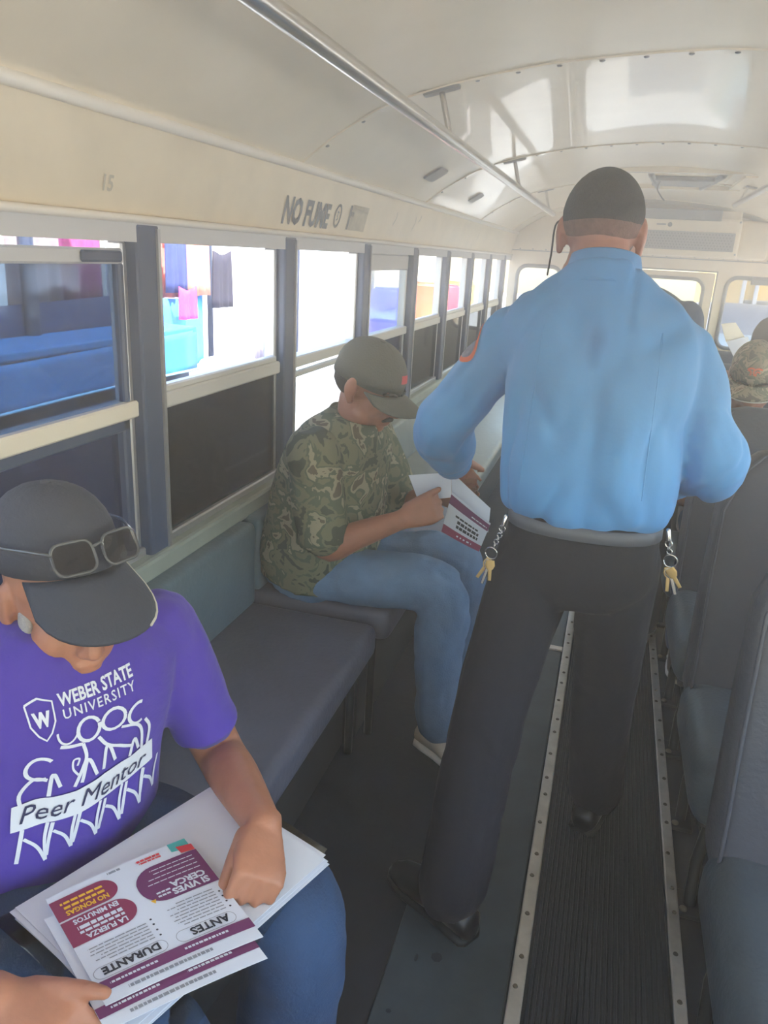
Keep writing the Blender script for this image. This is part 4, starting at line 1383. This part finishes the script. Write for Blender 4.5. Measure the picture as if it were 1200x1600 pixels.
# ---- two seated passengers on the right, facing the camera
def seated(label, x, y, hz, skin, shirt, hfwd, arms):
    Hm = basis4((x, y - 0.06, hz), hfwd, s=1.0)
    p, s = make_person(label, dict(
        fwd=(0, -1, 0), vox=0.0065, skin=skin, head=Hm,
        torso=[(x, y - .06, 0.43, 0.16, 0.12), (x, y - .06, 0.55, 0.165, 0.13), (x, y - .05, 0.7, 0.17, 0.12), (x, y - .045, 0.82, 0.178, 0.11), (x, y - .045, hz - .20, 0.165, 0.09), (x, y - .045, hz - .155, 0.10, 0.07), (x, y - .05, hz - .125, 0.064, 0.06)],
        pelvis=[(x, y - .07, 0.425, 0.15, 0.11), (x, y - .07, 0.48, 0.165, 0.125), (x, y - .07, 0.55, 0.15, 0.12)],
        arms=arms, sleeve='short', slen=0.85, shirt=shirt,
        legs=[dict(hip=(x - .09, y - .10, 0.49), knee=(x - .11, y - .40, 0.49), ank=(x - .11, y - .36, 0.09), toe=(x - .11, y - .55, 0.03), r=(0.08, 0.068, 0.058)),
              dict(hip=(x + .09, y - .10, 0.49), knee=(x + .11, y - .40, 0.49), ank=(x + .11, y - .36, 0.09), toe=(x + .11, y - .55, 0.03), r=(0.08, 0.068, 0.058))],
        trousers=M_DENIM, shoe=M_SNEAKB, sole=M_SOLE), (x, y - 0.1, 0.0))
    eyes(p, Hm)
    return p, Hm
x, y = 0.515, 3.17
capman, KH = seated('person in camouflage cap with orange emblem seated behind the third seat', x, y, 1.055, M_SKIN2, M_PLAID, V((-0.12, -0.9, -0.42)),
    [dict(sh=(x - .18, y - .045, 0.82), el=(x - .2, y - .1, 0.6), wr=(x - .1, y - .3, 0.6), hand=dict(d=(0.5, -0.8, 0), n=(0, 0, 1), side=1)),
     dict(sh=(x + .18, y - .045, 0.82), el=(x + .2, y - .1, 0.6), wr=(x + .1, y - .3, 0.6), hand=dict(d=(-0.5, -0.8, 0), n=(0, 0, 1), side=-1))])
cp, c0, rad = cap(capman, KH, M_CAMO2, seam=M_PIPE)
emb = merge2d([stroke2d([(-0.03, 0.046), (-0.012, 0.05), (0.004, 0.044), (0.002, 0.03), (-0.008, 0.026)], 0.006), stroke2d([(-0.022, 0.036), (-0.008, 0.04), (-0.004, 0.026)], 0.005), stroke2d([(0.004, 0.05), (0.02, 0.05), (0.030, 0.044), (0.016, 0.038), (0.016, 0.026)], 0.006)])
cap_print(cp, KH, c0, rad, emb, M_ORANGE)
x, y = 0.665, 3.81
brown, BH = seated('person in dark brown cap holding up white sheets in the seats on the right', x, y, 1.115, M_SKIN1, M_DKSHIRT, V((-0.25, -0.95, -0.15)),
    [dict(sh=(x - .17, y - .045, 0.90), el=(x - .21, y - .16, 0.70), wr=(x - .17, y - .32, 0.92), hand=dict(d=(0.05, -0.3, 0.95), n=(0.2, 0.9, 0.3), side=-1, curl=(20, 35, 30))),
     dict(sh=(x + .17, y - .045, 0.90), el=(x + .21, y - .1, 0.66), wr=(x + .12, y - .3, 0.62), hand=dict(d=(-0.5, -0.8, 0), n=(0, 0, 1), side=-1))])
cap(brown, BH, M_CAPB, tilt=0.3)
# ------------------------------------------------------------------ papers and small things
def sheet(name, corners, m, parent=None, thick=0.0006, bow=0.0, n=8, base=None, noise_amp=0.0):
    """thin sheet spanning four corners (a, b, c, d in order) with a gentle bow"""
    a, b, c, d = [V(p) for p in corners]
    nrm = (b - a).cross(d - a).normalized()
    if nrm.z < 0: nrm = -nrm
    def at(u, v):
        p = a * (1 - u) * (1 - v) + b * u * (1 - v) + c * u * v + d * (1 - u) * v
        k = bow * (4 * u * (1 - u)) + noise_amp * noise.noise(V((u * 3, v * 3, a.x * 50)))
        return p + nrm * k
    bm = bmesh.new()
    T = [[bm.verts.new(at(i / n, j / n) + nrm * thick / 2) for j in range(n + 1)] for i in range(n + 1)]
    B = [[bm.verts.new(at(i / n, j / n) - nrm * thick / 2) for j in range(n + 1)] for i in range(n + 1)]
    for i in range(n):
        for j in range(n):
            bm.faces.new((T[i][j], T[i + 1][j], T[i + 1][j + 1], T[i][j + 1]))
            bm.faces.new((B[i][j], B[i][j + 1], B[i + 1][j + 1], B[i + 1][j]))
        bm.faces.new((T[i][0], B[i][0], B[i + 1][0], T[i + 1][0]))
        bm.faces.new((T[i][n], T[i + 1][n], B[i + 1][n], B[i][n]))
        bm.faces.new((T[0][i], T[0][i + 1], B[0][i + 1], B[0][i]))
        bm.faces.new((T[n][i], B[n][i], B[n][i + 1], T[n][i + 1]))
    o = link(name, bm, m, parent, True, base)
    autosmooth(o, 50)
    return o, at, nrm

def greek(u0, u1, v, h, rnd, word=(0.006, 0.02), gap=0.003):
    """a line of print too small to read: a run of dashes"""
    out, u = [], u0
    while u < u1:
        w_ = min(rnd.uniform(*word), u1 - u)
        out.append(([(u, v), (u + w_, v), (u + w_, v + h), (u, v + h)], [(0, 1, 2, 3)]))
        u += w_ + gap
    return out

def pill(u0, u1, v0, v1, left, right, r=None):
    r = r or (v1 - v0) / 2
    pts = []
    if right:
        pts += [(u1 - r + r * math.cos(t), v0 + r + r * math.sin(t)) for t in [(-90 + 15 * k) * PI / 180 for k in range(7)]]
        pts += [(u1 - r + r * math.cos(t), v1 - r + r * math.sin(t)) for t in [(15 * k) * PI / 180 for k in range(7)]]
    else:
        pts += [(u1, v0), (u1, v1)]
    if left:
        pts += [(u0 + r + r * math.cos(t), v1 - r + r * math.sin(t)) for t in [(90 + 15 * k) * PI / 180 for k in range(7)]]
        pts += [(u0 + r + r * math.cos(t), v0 + r + r * math.sin(t)) for t in [(180 + 15 * k) * PI / 180 for k in range(7)]]
    else:
        pts += [(u0, v1), (u0, v0)]
    return poly2d(pts)

rnd = random.Random(3)
# stack of large white sheets on the lap
st = empty('paper_stack', (-0.45, 0.70, 0.585), 'stack of large white sheets on the lap of the purple shirted man', 'paper')
for k in range(6):
    j = lambda: rnd.uniform(-0.008, 0.008)
    z = 0.592 + k * 0.0024
    sheet('sheet', [(-0.508 + j(), 0.885 + j(), z + 0.004), (-0.292 + j(), 0.828 + j(), z - 0.012), (-0.40 + j(), 0.52 + j(), z - 0.010), (-0.625 + j(), 0.60 + j(), z)], M_PAPER, st, 0.0008, 0.004)
ps, _, _ = sheet('plastic_sleeve', [(-0.46, 0.905, 0.586), (-0.300, 0.862, 0.575), (-0.355, 0.50, 0.566), (-0.655, 0.59, 0.585)], M_PLASTIC, None, 0.0008, 0.003, base=(-0.44, 0.7, 0.58), noise_amp=0.006)
tag(ps, 'clear plastic sleeve under the white sheets on the lap', 'plastic sleeve')

def lap_leaflet(z, dx, dy, label, full=True):
    TL, TR, BR, BL = V((-0.309 + dx, 0.66 + dy, z - .006)), V((-0.434 + dx, 0.52 + dy, z - .006)), V((-0.59 + dx, 0.614 + dy, z)), V((-0.479 + dx, 0.769 + dy, z))
    c = (TL + TR + BR + BL) / 4
    o, at, nrm = sheet('leaflet', [BL, BR, TR, TL], M_PAPER, None, 0.0007, 0.003, base=tuple(c))
    tag(o, label, 'leaflet', 'leaflets on the lap')
    W_, H_ = 0.19, 0.20
    mp = lambda lift: (lambda u, v: at(u / W_, v / H_) + nrm * lift)
    band = [([(0, .166), (W_, .166), (W_, .182), (0, .182)], [(0, 1, 2, 3)])]
    print_mesh('printed_band', merge2d(band), mp(0.0012), M_MAROON, o, 0.02)
    lines = []
    for u0 in (0.012, 0.10):
        lines += greek(u0 + 0.02, u0 + 0.075, 0.1722, 0.0032, rnd, (0.002, 0.005), 0.0012)
    print_mesh('band_print', merge2d(lines), mp(0.0018), M_PRINT, o, None, True)
    hl = greek(0.06, 0.16, 0.187, 0.0045, rnd, (0.003, 0.006), 0.0012)
    print_mesh('headline_print', merge2d(hl), mp(0.0012), M_INKGREY, o, None, True)
    if not full:
        return o
    print_mesh('heading', place2d(text2d('ANTES', 0.0165, bold=0.0005, sx=1.0), 0.020, 0.148), mp(0.0012), M_INK, o, None, True)
    print_mesh('heading', place2d(text2d('DURANTE', 0.0155, bold=0.0006, sx=0.95), 0.108, 0.148), mp(0.0012), M_INK, o, None, True)
    box_ = []
    for a_, b_ in ((0.012, 0.088), (0.100, 0.186)):
        q = pill(a_, b_, 0.1455, 0.1635, True, True)[0]
        box_.append(stroke2d(q + [q[0]], 0.0007, smooth=False))
    print_mesh('heading_box', merge2d(box_), mp(0.0012), M_INKGREY, o, None, True)
    body = []
    for u0, u1, v0 in ((0.012, 0.084, 0.098), (0.104, 0.182, 0.108)):
        v = 0.138
        while v > v0:
            body += greek(u0 + 0.004, u1 - rnd.uniform(0, 0.02), v, 0.0016, rnd, (0.005, 0.013), 0.0014)
            v -= 0.0052
    print_mesh('body_print', merge2d(body), mp(0.0012), M_INKGREY, o, None, True)
    bul = []
    for u0 in (0.010, 0.101):
        for v in (0.1385, 0.129, 0.119, 0.110):
            bul.append(poly2d([(u0 + 0.0015 * math.cos(t * PI / 4), v + 0.0015 * math.sin(t * PI / 4)) for t in range(8)]))
    print_mesh('bullets', merge2d(bul), mp(0.0012), M_INK, o, None, True)
    print_mesh('printed_panel', pill(0.0, 0.094, 0.026, 0.092, False, True, 0.03), mp(0.0012), M_MAROON, o, 0.02)
    print_mesh('printed_panel', pill(0.106, W_, 0.054, 0.100, True, False), mp(0.0012), M_MAROON2, o, 0.02)
    print_mesh('printed_panel', pill(0.112, W_, 0.012, 0.051, True, False), mp(0.0012), M_MAROON2, o, 0.02)
    white = [place2d(text2d('SI VIVES', 0.0145, bold=0.0006), 0.010, 0.078), place2d(text2d('CERCA', 0.0145, bold=0.0006), 0.010, 0.0655),
             place2d(text2d('LA FUERZA', 0.0115, bold=0.0004, sx=0.85), 0.122, 0.0885), place2d(text2d('EN MINUTOS', 0.0115, bold=0.0004, sx=0.8), 0.122, 0.058)]
    white += greek(0.122, 0.176, 0.0805, 0.0042, rnd, (0.004, 0.012), 0.0015) + greek(0.122, 0.176, 0.0715, 0.006, rnd, (0.006, 0.012), 0.0015)
    for v in (0.057, 0.049, 0.041, 0.034):
        white += greek(0.010, 0.084 - rnd.uniform(0, 0.02), v, 0.0014, rnd, (0.005, 0.012), 0.0012)
    white += greek(0.062, 0.078, 0.080, 0.003, rnd, (0.004, 0.006), 0.001) + greek(0.060, 0.078, 0.074, 0.003, rnd, (0.004, 0.006), 0.001)
    print_mesh('panel_lettering', merge2d(white), mp(0.0019), M_PRINT, o, None, True)
    yl = [place2d(text2d('NO PONGAS', 0.0115, bold=0.0004, sx=0.78), 0.126, 0.0385)] + greek(0.128, 0.178, 0.030, 0.0045, rnd, (0.004, 0.01), 0.0015) + greek(0.128, 0.18, 0.0215, 0.004, rnd, (0.004, 0.01), 0.0015)
    yl.append(poly2d([(0.082, 0.083), (0.089, 0.083), (0.0855, 0.090)]))
    print_mesh('yellow_lettering', merge2d(yl), mp(0.0019), M_YELLOW, o, None, True)
    print_mesh('red_logo', merge2d(greek(0.045, 0.075, 0.013, 0.0028, rnd, (0.004, 0.01), 0.001) + greek(0.045, 0.078, 0.0075, 0.004, rnd, (0.004, 0.01), 0.001)), mp(0.0012), M_RED, o, None, True)
    print_mesh('grey_logo', merge2d(greek(0.098, 0.115, 0.005, 0.004, rnd, (0.004, 0.01), 0.001)), mp(0.0012), M_INKGREY, o, None, True)
    print_mesh('teal_picture', poly2d([(0.004, 0.0), (0.030, 0.0), (0.030, 0.016), (0.004, 0.020)]), mp(0.0012), M_TEAL, o)
    print_mesh('red_picture', poly2d([(0.001, 0.014), (0.022, 0.010), (0.020, 0.024), (0.001, 0.026)]), mp(0.0016), M_RED, o)
    return o
lap_leaflet(0.6135, 0.016, -0.022, 'lower purple printed leaflet showing only its edge on the lap', False)
lap_leaflet(0.6185, 0, 0, 'white leaflet with purple panels on top of the paper stack on the lap')

# booklet in the hands of the man in camouflage
bk = empty('leaflet', (-0.36, 1.97, 0.72), 'folded white and maroon leaflet held by the man in camouflage', 'leaflet')
sheet('back_page', [(-0.372, 1.985, 0.862), (-0.260, 2.02, 0.762), (-0.256, 1.99, 0.700), (-0.366, 1.985, 0.80)], M_PAPER, bk, 0.0008, 0.004)
fp, at2, n2 = sheet('front_page', [(-0.361, 1.962, 0.812), (-0.246, 1.95, 0.742), (-0.268, 1.935, 0.662), (-0.378, 1.945, 0.700)], M_PAPER, bk, 0.0008, 0.006)
n2 = -n2 if n2.y > 0 else n2
W_, H_ = 0.13, 0.10
mp2 = lambda lift: (lambda u, v: at2(u / W_, v / H_) + n2 * lift)
print_mesh('maroon_band', poly2d([(0, 0.006), (W_, 0.006), (W_, 0.028), (0, 0.028)]), mp2(0.0012), M_MAROON, fp, 0.02)
print_mesh('maroon_foot', poly2d([(0, 0.080), (W_, 0.080), (W_, 0.10), (0, 0.10)]), mp2(0.0012), M_MAROON2, fp, 0.02)
tx = greek(0.03, 0.105, 0.042, 0.005, rnd, (0.006, 0.014), 0.002) + greek(0.04, 0.112, 0.052, 0.008, rnd, (0.006, 0.014), 0.002) + greek(0.04, 0.112, 0.064, 0.008, rnd, (0.006, 0.014), 0.002)
print_mesh('black_print', merge2d(tx), mp2(0.0012), M_INK, fp, None, True)
print_mesh('white_print', merge2d(greek(0.075, 0.125, 0.018, 0.003, rnd, (0.006, 0.014), 0.002) + greek(0.05, 0.1, 0.088, 0.004, rnd, (0.004, 0.008), 0.006)), mp2(0.0018), M_PRINT, fp, None, True)
sheet('left_page', [(-0.487, 1.965, 0.842), (-0.372, 1.985, 0.860), (-0.362, 1.965, 0.795), (-0.452, 1.955, 0.775)], M_PAPER, bk, 0.0008, 0.003)

# sheets held up by the passenger in the brown cap
ph = empty('paper_sheets', (0.47, 3.5, 1.12), 'two white sheets held up in front of the brown-capped passenger', 'paper')
sheet('sheet', [(0.415, 3.47, 1.215), (0.475, 3.52, 1.222), (0.520, 3.50, 1.165), (0.445, 3.46, 1.145)], M_PAPER2, ph, 0.001, 0.004)
sheet('sheet', [(0.445, 3.455, 1.148), (0.528, 3.50, 1.172), (0.560, 3.49, 1.110), (0.500, 3.45, 1.065)], M_PAPER, ph, 0.001, 0.006)
# sheaf in the officer's right hand
of = empty('paper_sheets', (0.13, 2.02, 0.93), 'white papers held by the officer, peeking out beside his hip', 'paper')
sheet('sheet', [(0.10, 2.0, 0.95), (0.20, 1.97, 0.93), (0.27, 2.10, 0.915), (0.16, 2.16, 0.94)], M_PAPER, of, 0.001, 0.003)

# sunglasses resting on the dark cap
sg = empty('sunglasses', tuple(PC @ V((0, 0.10, 0.06))), 'clear framed sunglasses resting on the dark cap', 'sunglasses')
fr_c = lambda s, u, v: PC @ V((s * 0.034 + u, 0.112 - abs(s * 0.034 + u) ** 2 * 2.2 - v * 0.42, 0.056 + v))
for s in (-1, 1):
    lp = rrect(-0.0275, 0.0275, -0.021, 0.019, 0.013, 4)
    link('rim', TUBE([fr_c(s, u, v) for u, v in lp + [lp[0]]], 0.0022, 6, False), M_FRAME, sg, True)
    bm = bmesh.new()
    bm.faces.new([bm.verts.new(fr_c(s, u * .96, v * .96)) for u, v in lp])
    bmesh.ops.solidify(bm, geom=bm.faces[:], thickness=0.0015)
    link('lens', bm, M_LENS, sg)
    link('temple', TUBE([fr_c(s, s * 0.0275, 0.008), PC @ V((s * 0.088, 0.03, 0.064)), PC @ V((s * 0.090, -0.03, 0.062))], 0.0022, 6), M_FRAME, sg, True)
link('bridge', TUBE([fr_c(-1, 0.0275, 0.008), PC @ V((0, 0.116, 0.070)), fr_c(1, -0.0275, 0.008)], 0.0022, 6), M_FRAME, sg, True)

# key rings on the officer's belt
def torus(bm, c, R_, r, nrm, seg=20):
    u, v = frame_for(V(nrm))
    pts = [V(c) + u * R_ * math.cos(2 * PI * k / seg) + v * R_ * math.sin(2 * PI * k / seg) for k in range(seg + 1)]
    tube(bm, pts, r, 6, False)
def keyring(x, y, z, s, label, small=False):
    k = empty('key_ring', (x, y, z), label, 'keys', 'key rings on the belt')
    bm = bmesh.new()
    tube(bm, [(x, y, z), (x - s * 0.004, y - .004, z - 0.02)], 0.005, 8)
    torus(bm, (x - s * .005, y - .004, z - 0.028), 0.007, 0.0018, (0.3, 1, 0))
    link('belt_clip', bm, M_CHROME, k, True)
    bm = bmesh.new()
    n_ = 5 if not small else 2
    for i in range(n_):
        torus(bm, (x - s * (.006 + .003 * i), y - .005, z - 0.036 - .008 * i), 0.0055, 0.0014, (0.3, 1, 0) if i % 2 else (1, 0.3, 0), 12)
    link('chain', bm, M_CHROME, k, True)
    zr = z - 0.036 - .008 * n_ - 0.012
    xr = x - s * (.008 + .003 * n_)
    bm = bmesh.new(); torus(bm, (xr, y - .006, zr), 0.014, 0.0016, (0.2, 1, 0.1))
    link('split_ring', bm, M_CHROME, k, True)
    for i, (a, ln) in enumerate(((-14, .052), (4, .058), (22, .046))):
        dd = V((math.sin(math.radians(a)) - s * .3, -0.12, -math.cos(math.radians(a)))).normalized()
        sd = dd.cross(V((0, 1, 0))).normalized()
        nn = dd.cross(sd)
        p = V((xr, y - .008 - i * .003, zr - 0.014))
        bm = bmesh.new()
        rings(bm, [(p, sd * .0095, nn * .0012), (p + dd * .012, sd * .011, nn * .0012), (p + dd * .02, sd * .007, nn * .0012), (p + dd * .022, sd * .0042, nn * .0012), (p + dd * ln, sd * .0036, nn * .0012)], 12, n=3)
        link('key', bm, M_BRASS if i % 2 == 0 else M_CHROME, k)
keyring(-0.168, 1.585, 0.89, 1, 'long chain of keys hanging at the left hip of the officer')
keyring(0.166, 1.60, 0.905, -1, 'short bunch of keys at the right hip of the officer', True)

# ------------------------------------------------------------------ outside: sunny street market
ground = link('ground', BX(-40, 40, -30, 60, -1.1, -1.0), mat('pale_street', srgb(200, 192, 180), 0.9, var=0.1, vscale=0.6, bump=0.2, bscale=20))
tag(ground, 'pale sunny street outside the bus', kind='structure')
M_TARP = mat('blue_tarp', srgb(56, 140, 190), 0.55, bump=0.3, bscale=12, var=0.1)
M_NAVYTARP = mat('navy_tarp', srgb(52, 66, 100), 0.6, bump=0.3, bscale=10, var=0.15)
M_WHITECLOTH = mat('white_cloth', srgb(236, 238, 240), 0.8, bump=0.3, bscale=10)
M_POLE = mat('dark_pole', srgb(44, 52, 74), 0.5)
def draped(name, p0, p1, z0, z1, m, label, cat, group=None, amp=0.02, thick=0.01, parent=None):
    """cloth hanging in folds from p0 to p1 (x, y), z1 down to z0"""
    bm = bmesh.new()
    a, b = V((p0[0], p0[1], 0)), V((p1[0], p1[1], 0))
    d = (b - a).normalized()
    nrm = V((d.y, -d.x, 0))
    nu, nv = 24, 6
    F, K = [], []
    for i in range(nu + 1):
        f, g = [], []
        for j in range(nv + 1):
            u = i / nu
            t = j / nv
            off = amp * (0.3 + 0.7 * t) * (math.sin(u * 22 + p0[1] * 3) * .6 + math.sin(u * 9 + p0[1]) * .6)
            q = a + (b - a) * u + nrm * off + V((0, 0, z1 + (z0 - z1) * t - 0.03 * math.sin(u * PI) * (1 - t)))
            f.append(bm.verts.new(q))
            g.append(bm.verts.new(q - nrm * thick))
        F.append(f); K.append(g)
    for i in range(nu):
        for j in range(nv):
            bm.faces.new((F[i][j], F[i + 1][j], F[i + 1][j + 1], F[i][j + 1]))
            bm.faces.new((K[i][j], K[i][j + 1], K[i + 1][j + 1], K[i + 1][j]))
        bm.faces.new((F[i][0], K[i][0], K[i + 1][0], F[i + 1][0]))
        bm.faces.new((F[i][nv], F[i + 1][nv], K[i + 1][nv], K[i][nv]))
    for i in (0, nu):
        for j in range(nv):
            bm.faces.new((F[i][j], F[i][j + 1], K[i][j + 1], K[i][j]))
    o = link(name, bm, m, parent, True, None if parent else ((a.x + b.x) / 2, (a.y + b.y) / 2, z0))
    if parent is None:
        tag(o, label, cat, group)
    return o
# stall seen through the tinted window
s1 = empty('market_stall', (-2.9, 2.6, -1.0), 'market stall wrapped in blue tarpaulin outside the tinted window', 'market stall')
for y in (0.6, 2.63, 3.05, 3.78):
    link('pole', TUBE([(-2.62, y, -1.0), (-2.62, y, 2.2)], 0.035, 8), M_POLE, s1, True)
draped('side_sheet', (-2.66, 0.3), (-2.66, 4.0), 0.2, 1.12, M_NAVYTARP, None, None, amp=0.01, parent=s1)
draped('counter_cover', (-2.30, 0.2), (-2.30, 4.0), 0.72, 0.94, M_TARP, None, None, amp=0.015, parent=s1)
link('counter', rbox(-2.64, -2.30, 0.2, 4.0, 0.92, 0.96, 0.01), M_TARP, s1)
link('edge_rope', TUBE(smoothpath([(-2.285, 0.2, 0.73), (-2.285, 1.5, 0.715), (-2.285, 3.0, 0.73), (-2.285, 4.0, 0.72)], 6), 0.007, 6), mat('pale_rope', srgb(170, 220, 236), 0.8), s1, True)
draped('lower_cover', (-2.36, 0.2), (-2.36, 4.0), -0.95, 0.74, M_NAVYTARP, None, None, amp=0.02, parent=s1)
link('roof_sheet', rbox(-2.95, -2.2, 0.1, 4.05, 2.18, 2.22, 0.015), M_NAVYTARP, s1)
link('garment_bar', TUBE([(-3.32, 2.5, 1.74), (-3.32, 6.0, 1.74)], 0.02, 8), M_POLE, s1, True)
for y in (2.5, 6.0):
    link('pole', TUBE([(-3.32, y, -1.0), (-3.32, y, 1.76)], 0.025, 8), M_POLE, s1, True)
GC = [srgb(226, 120, 130), srgb(240, 150, 150), srgb(236, 190, 180), srgb(160, 60, 110), srgb(220, 220, 230), srgb(236, 130, 120), srgb(210, 210, 205)]
NMS = ['rose', 'pink', 'peach', 'plum', 'white', 'coral', 'grey']
for i, y in enumerate((2.7, 3.2, 3.75, 4.15, 4.7, 5.1, 5.5)):
    draped('hanging_garment', (-3.35, y), (-3.3, y + 0.36), 1.0, 1.75, mat('garment_' + NMS[i], GC[i], 0.85, var=0.25, vscale=14),
           '%s garment hanging in the stall behind the blue tarpaulin' % NMS[i], 'garment', 'garments behind the tarpaulin', 0.03)
# clothes stall seen through the open window
s2 = empty('clothes_rail', (-3.2, 5.9, -1.0), 'steel rail for clothes in the sunny market outside the open window', 'clothes rail')
for y in (5.0, 7.6):
    link('pole', TUBE([(-3.2, y, -1.0), (-3.2, y, 1.9)], 0.025, 8), M_POLE, s2, True)
link('cross_bar', TUBE([(-3.2, 5.0, 1.66), (-3.2, 7.6, 1.66)], 0.02, 8), M_POLE, s2, True)
for y0, y1, z0, z1, nm, c, xx in ((5.12, 5.36, 1.05, 1.5, 'navy', srgb(60, 70, 120), -3.18), (5.36, 5.66, 1.02, 1.6, 'rust', srgb(200, 130, 110), -3.16), (5.68, 5.92, 0.92, 1.36, 'black', srgb(50, 46, 60), -3.1),
                                  (5.16, 5.36, 0.86, 1.10, 'magenta', srgb(250, 70, 140), -3.1), (4.98, 5.66, 0.46, 1.03, 'sky blue', srgb(70, 150, 226), -3.22), (6.6, 6.85, 0.4, 1.4, 'lilac grey', srgb(180, 170, 190), -3.2)):
    draped('hanging_garment', (xx, y0), (xx + .02, y1), z0, z1, mat('garment_' + nm, c, 0.85, var=0.15, vscale=10), '%s garment hung on the sunny clothes rail outside' % nm, 'garment', 'garments on the clothes rail', 0.02)
tb = empty('market_table', (-2.6, 5.2, -1.0), 'white covered market table below the hanging clothes', 'table')
link('table_top', rbox(-3.0, -2.2, 4.2, 6.3, 0.42, 0.46, 0.01), M_WHITECLOTH, tb)
draped('table_cloth', (-2.19, 4.2), (-2.19, 6.3), -0.6, 0.46, M_WHITECLOTH, None, None, amp=0.03, parent=tb)
for y in (4.3, 6.2):
    for x in (-2.95, -2.26):
        link('leg', TUBE([(x, y, -1.0), (x, y, 0.43)], 0.02, 8), M_POLE, tb, True)
for i, (x, y, z, rx, ry, rz, c, nm) in enumerate(((-2.4, 4.55, 0.53, .14, .2, .08, srgb(60, 90, 140), 'navy'), (-2.45, 5.0, 0.52, .15, .22, .07, srgb(120, 190, 230), 'pale blue'), (-2.5, 4.75, 0.62, .2, .3, .06, srgb(240, 244, 250), 'white'))):
    bm = bmesh.new(); ell(bm, (x, y, z), (rx, ry, rz))
    o = blob('clothes_pile', bm, 0.02, mat('bundle_' + nm, c, 0.8), None, 2, folds(0.02, 8, (1, 1, 1), i), (x, y, z - rz))
    tag(o, '%s bundle of folded clothes on the white market table' % nm, 'clothes bundle')
draped('shade_cloth', (-3.6, 5.0), (-3.6, 9.5), -0.2, 1.9, M_WHITECLOTH, 'large white cloth hung behind the market clothes', 'cloth')
# barrels and people-sized goods further along
def barrel(x, y, r, z0, h, m, label):
    bm = bmesh.new()
    rs = []
    for t, k in ((0, .9), (.02, .98), (.3, 1.0), (.32, 1.04), (.36, 1.04), (.38, 1.0), (.64, 1.0), (.66, 1.04), (.7, 1.04), (.72, 1.0), (.98, .98), (1, .9)):
        rs.append((V((x, y, z0 + h * t)), V((r * k, 0, 0)), V((0, r * k, 0))))
    rings(bm, rs, 20)
    o = link('barrel', bm, m, None, True, (x, y, z0))
    autosmooth(o, 40)
    bm = bmesh.new()
    rings(bm, [(V((x, y, z0 + h)), V((r * .8, 0, 0)), V((0, r * .8, 0))), (V((x, y, z0 + h + .03)), V((r * .78, 0, 0)), V((0, r * .78, 0)))], 20)
    link('lid', bm, m, o)
    tag(o, label, 'barrel', 'barrels by the street')
barrel(-3.6, 12.4, .3, -1.0, 1.85, mat('barrel_blue', srgb(70, 80, 220), 0.5), 'tall blue barrel by the street, seen through the deep-railed window')
barrel(-3.6, 14.7, .42, -1.0, 1.9, mat('barrel_orange', srgb(236, 96, 60), 0.5), 'tall orange barrel by the street')
barrel(-3.6, 16.9, .3, -1.0, 1.8, mat('barrel_red', srgb(226, 50, 70), 0.5), 'tall red barrel by the street')
barrel(-3.6, 18.1, .4, -1.0, 1.85, mat('barrel_yellow', srgb(240, 180, 60), 0.5), 'tall yellow barrel by the street')
# far row of pale houses
M_HOUSE = mat('pale_plaster', srgb(226, 218, 204), 0.9, var=0.06, vscale=2)
bd = empty('building', (-9, 12, -1.0), 'pale plastered row of shops across the street', 'building')
link('wall', BX(-11, -9, -10, 40, -1.0, 3.2), M_HOUSE, bd)
link('roof', rbox(-11.2, -8.7, -10.2, 40.2, 3.2, 3.4, 0.05), M_HOUSE, bd)
for k in range(8):
    y = -6 + k * 5.5
    f = link('doorway', BX(-9.03, -8.97, y, y + 1.8, -1.0, 1.5), M_POLE, bd)
    link('awning', rbox(-9, -7.9, y - .4, y + 2.2, 1.7, 1.78, 0.03), M_WHITECLOTH, bd)
# vehicles behind the rear windows
yb = empty('parked_bus', (2.0, 12.5, -1.0), 'yellow bus parked behind, seen through the right rear window', 'bus')
M_YBUS = mat('yellow_bus_paint', srgb(246, 190, 70), 0.5)
link('body', rbox(1.52, 3.9, 11.4, 18.0, -0.5, 1.9, 0.05, 3), M_YBUS, yb)
link('windscreen', rbox(1.58, 3.8, 11.36, 11.42, 0.62, 1.08, 0.02), M_DKGREY, yb)
for x in (1.52, 1.68, 2.2):
    link('pillar', rbox(x, x + .05, 11.33, 11.38, 0.4, 1.6, 0.01), M_ALUW, yb)
for x in (1.75, 3.65):
    for y in (12.4, 16.8):
        link('wheel', TUBE([(x - .12, y, -0.55), (x + .12, y, -0.55)], 0.45, 20, False), M_RUBBER, yb)
pcx = empty('parked_car', (1.4, 9.3, -1.0), 'grey green car parked right behind the bus', 'car')
M_CAR = mat('car_paint', srgb(150, 166, 166), 0.3, coat=0.5)
bm = bmesh.new()
rings(bm, [(V((1.5, 8.1, -0.25)), V((.78, 0, 0)), V((0, 0, .3))), (V((1.5, 8.3, 0.1)), V((.86, 0, 0)), V((0, 0, .62))), (V((1.5, 9.2, 0.12)), V((.9, 0, 0)), V((0, 0, .66))), (V((1.5, 11.0, 0.1)), V((.88, 0, 0)), V((0, 0, .6)))], 28, n=5)
autosmooth(link('body', bm, M_CAR, pcx), 40)
bm = bmesh.new()
rings(bm, [(V((1.5, 9.2, 0.72)), V((.76, 0, 0)), V((0, 0.05, .06))), (V((1.5, 9.7, 0.85)), V((.7, 0, 0)), V((0, 0, .2))), (V((1.5, 10.8, 0.85)), V((.7, 0, 0)), V((0, 0, .2)))], 24, n=4)
autosmooth(link('cabin', bm, M_DKGREY, pcx), 40)
for x in (0.72, 2.28):
    for y in (8.7, 10.4):
        link('wheel', TUBE([(x - .08, y, -0.68), (x + .08, y, -0.68)], 0.32, 18, False), M_RUBBER, pcx)
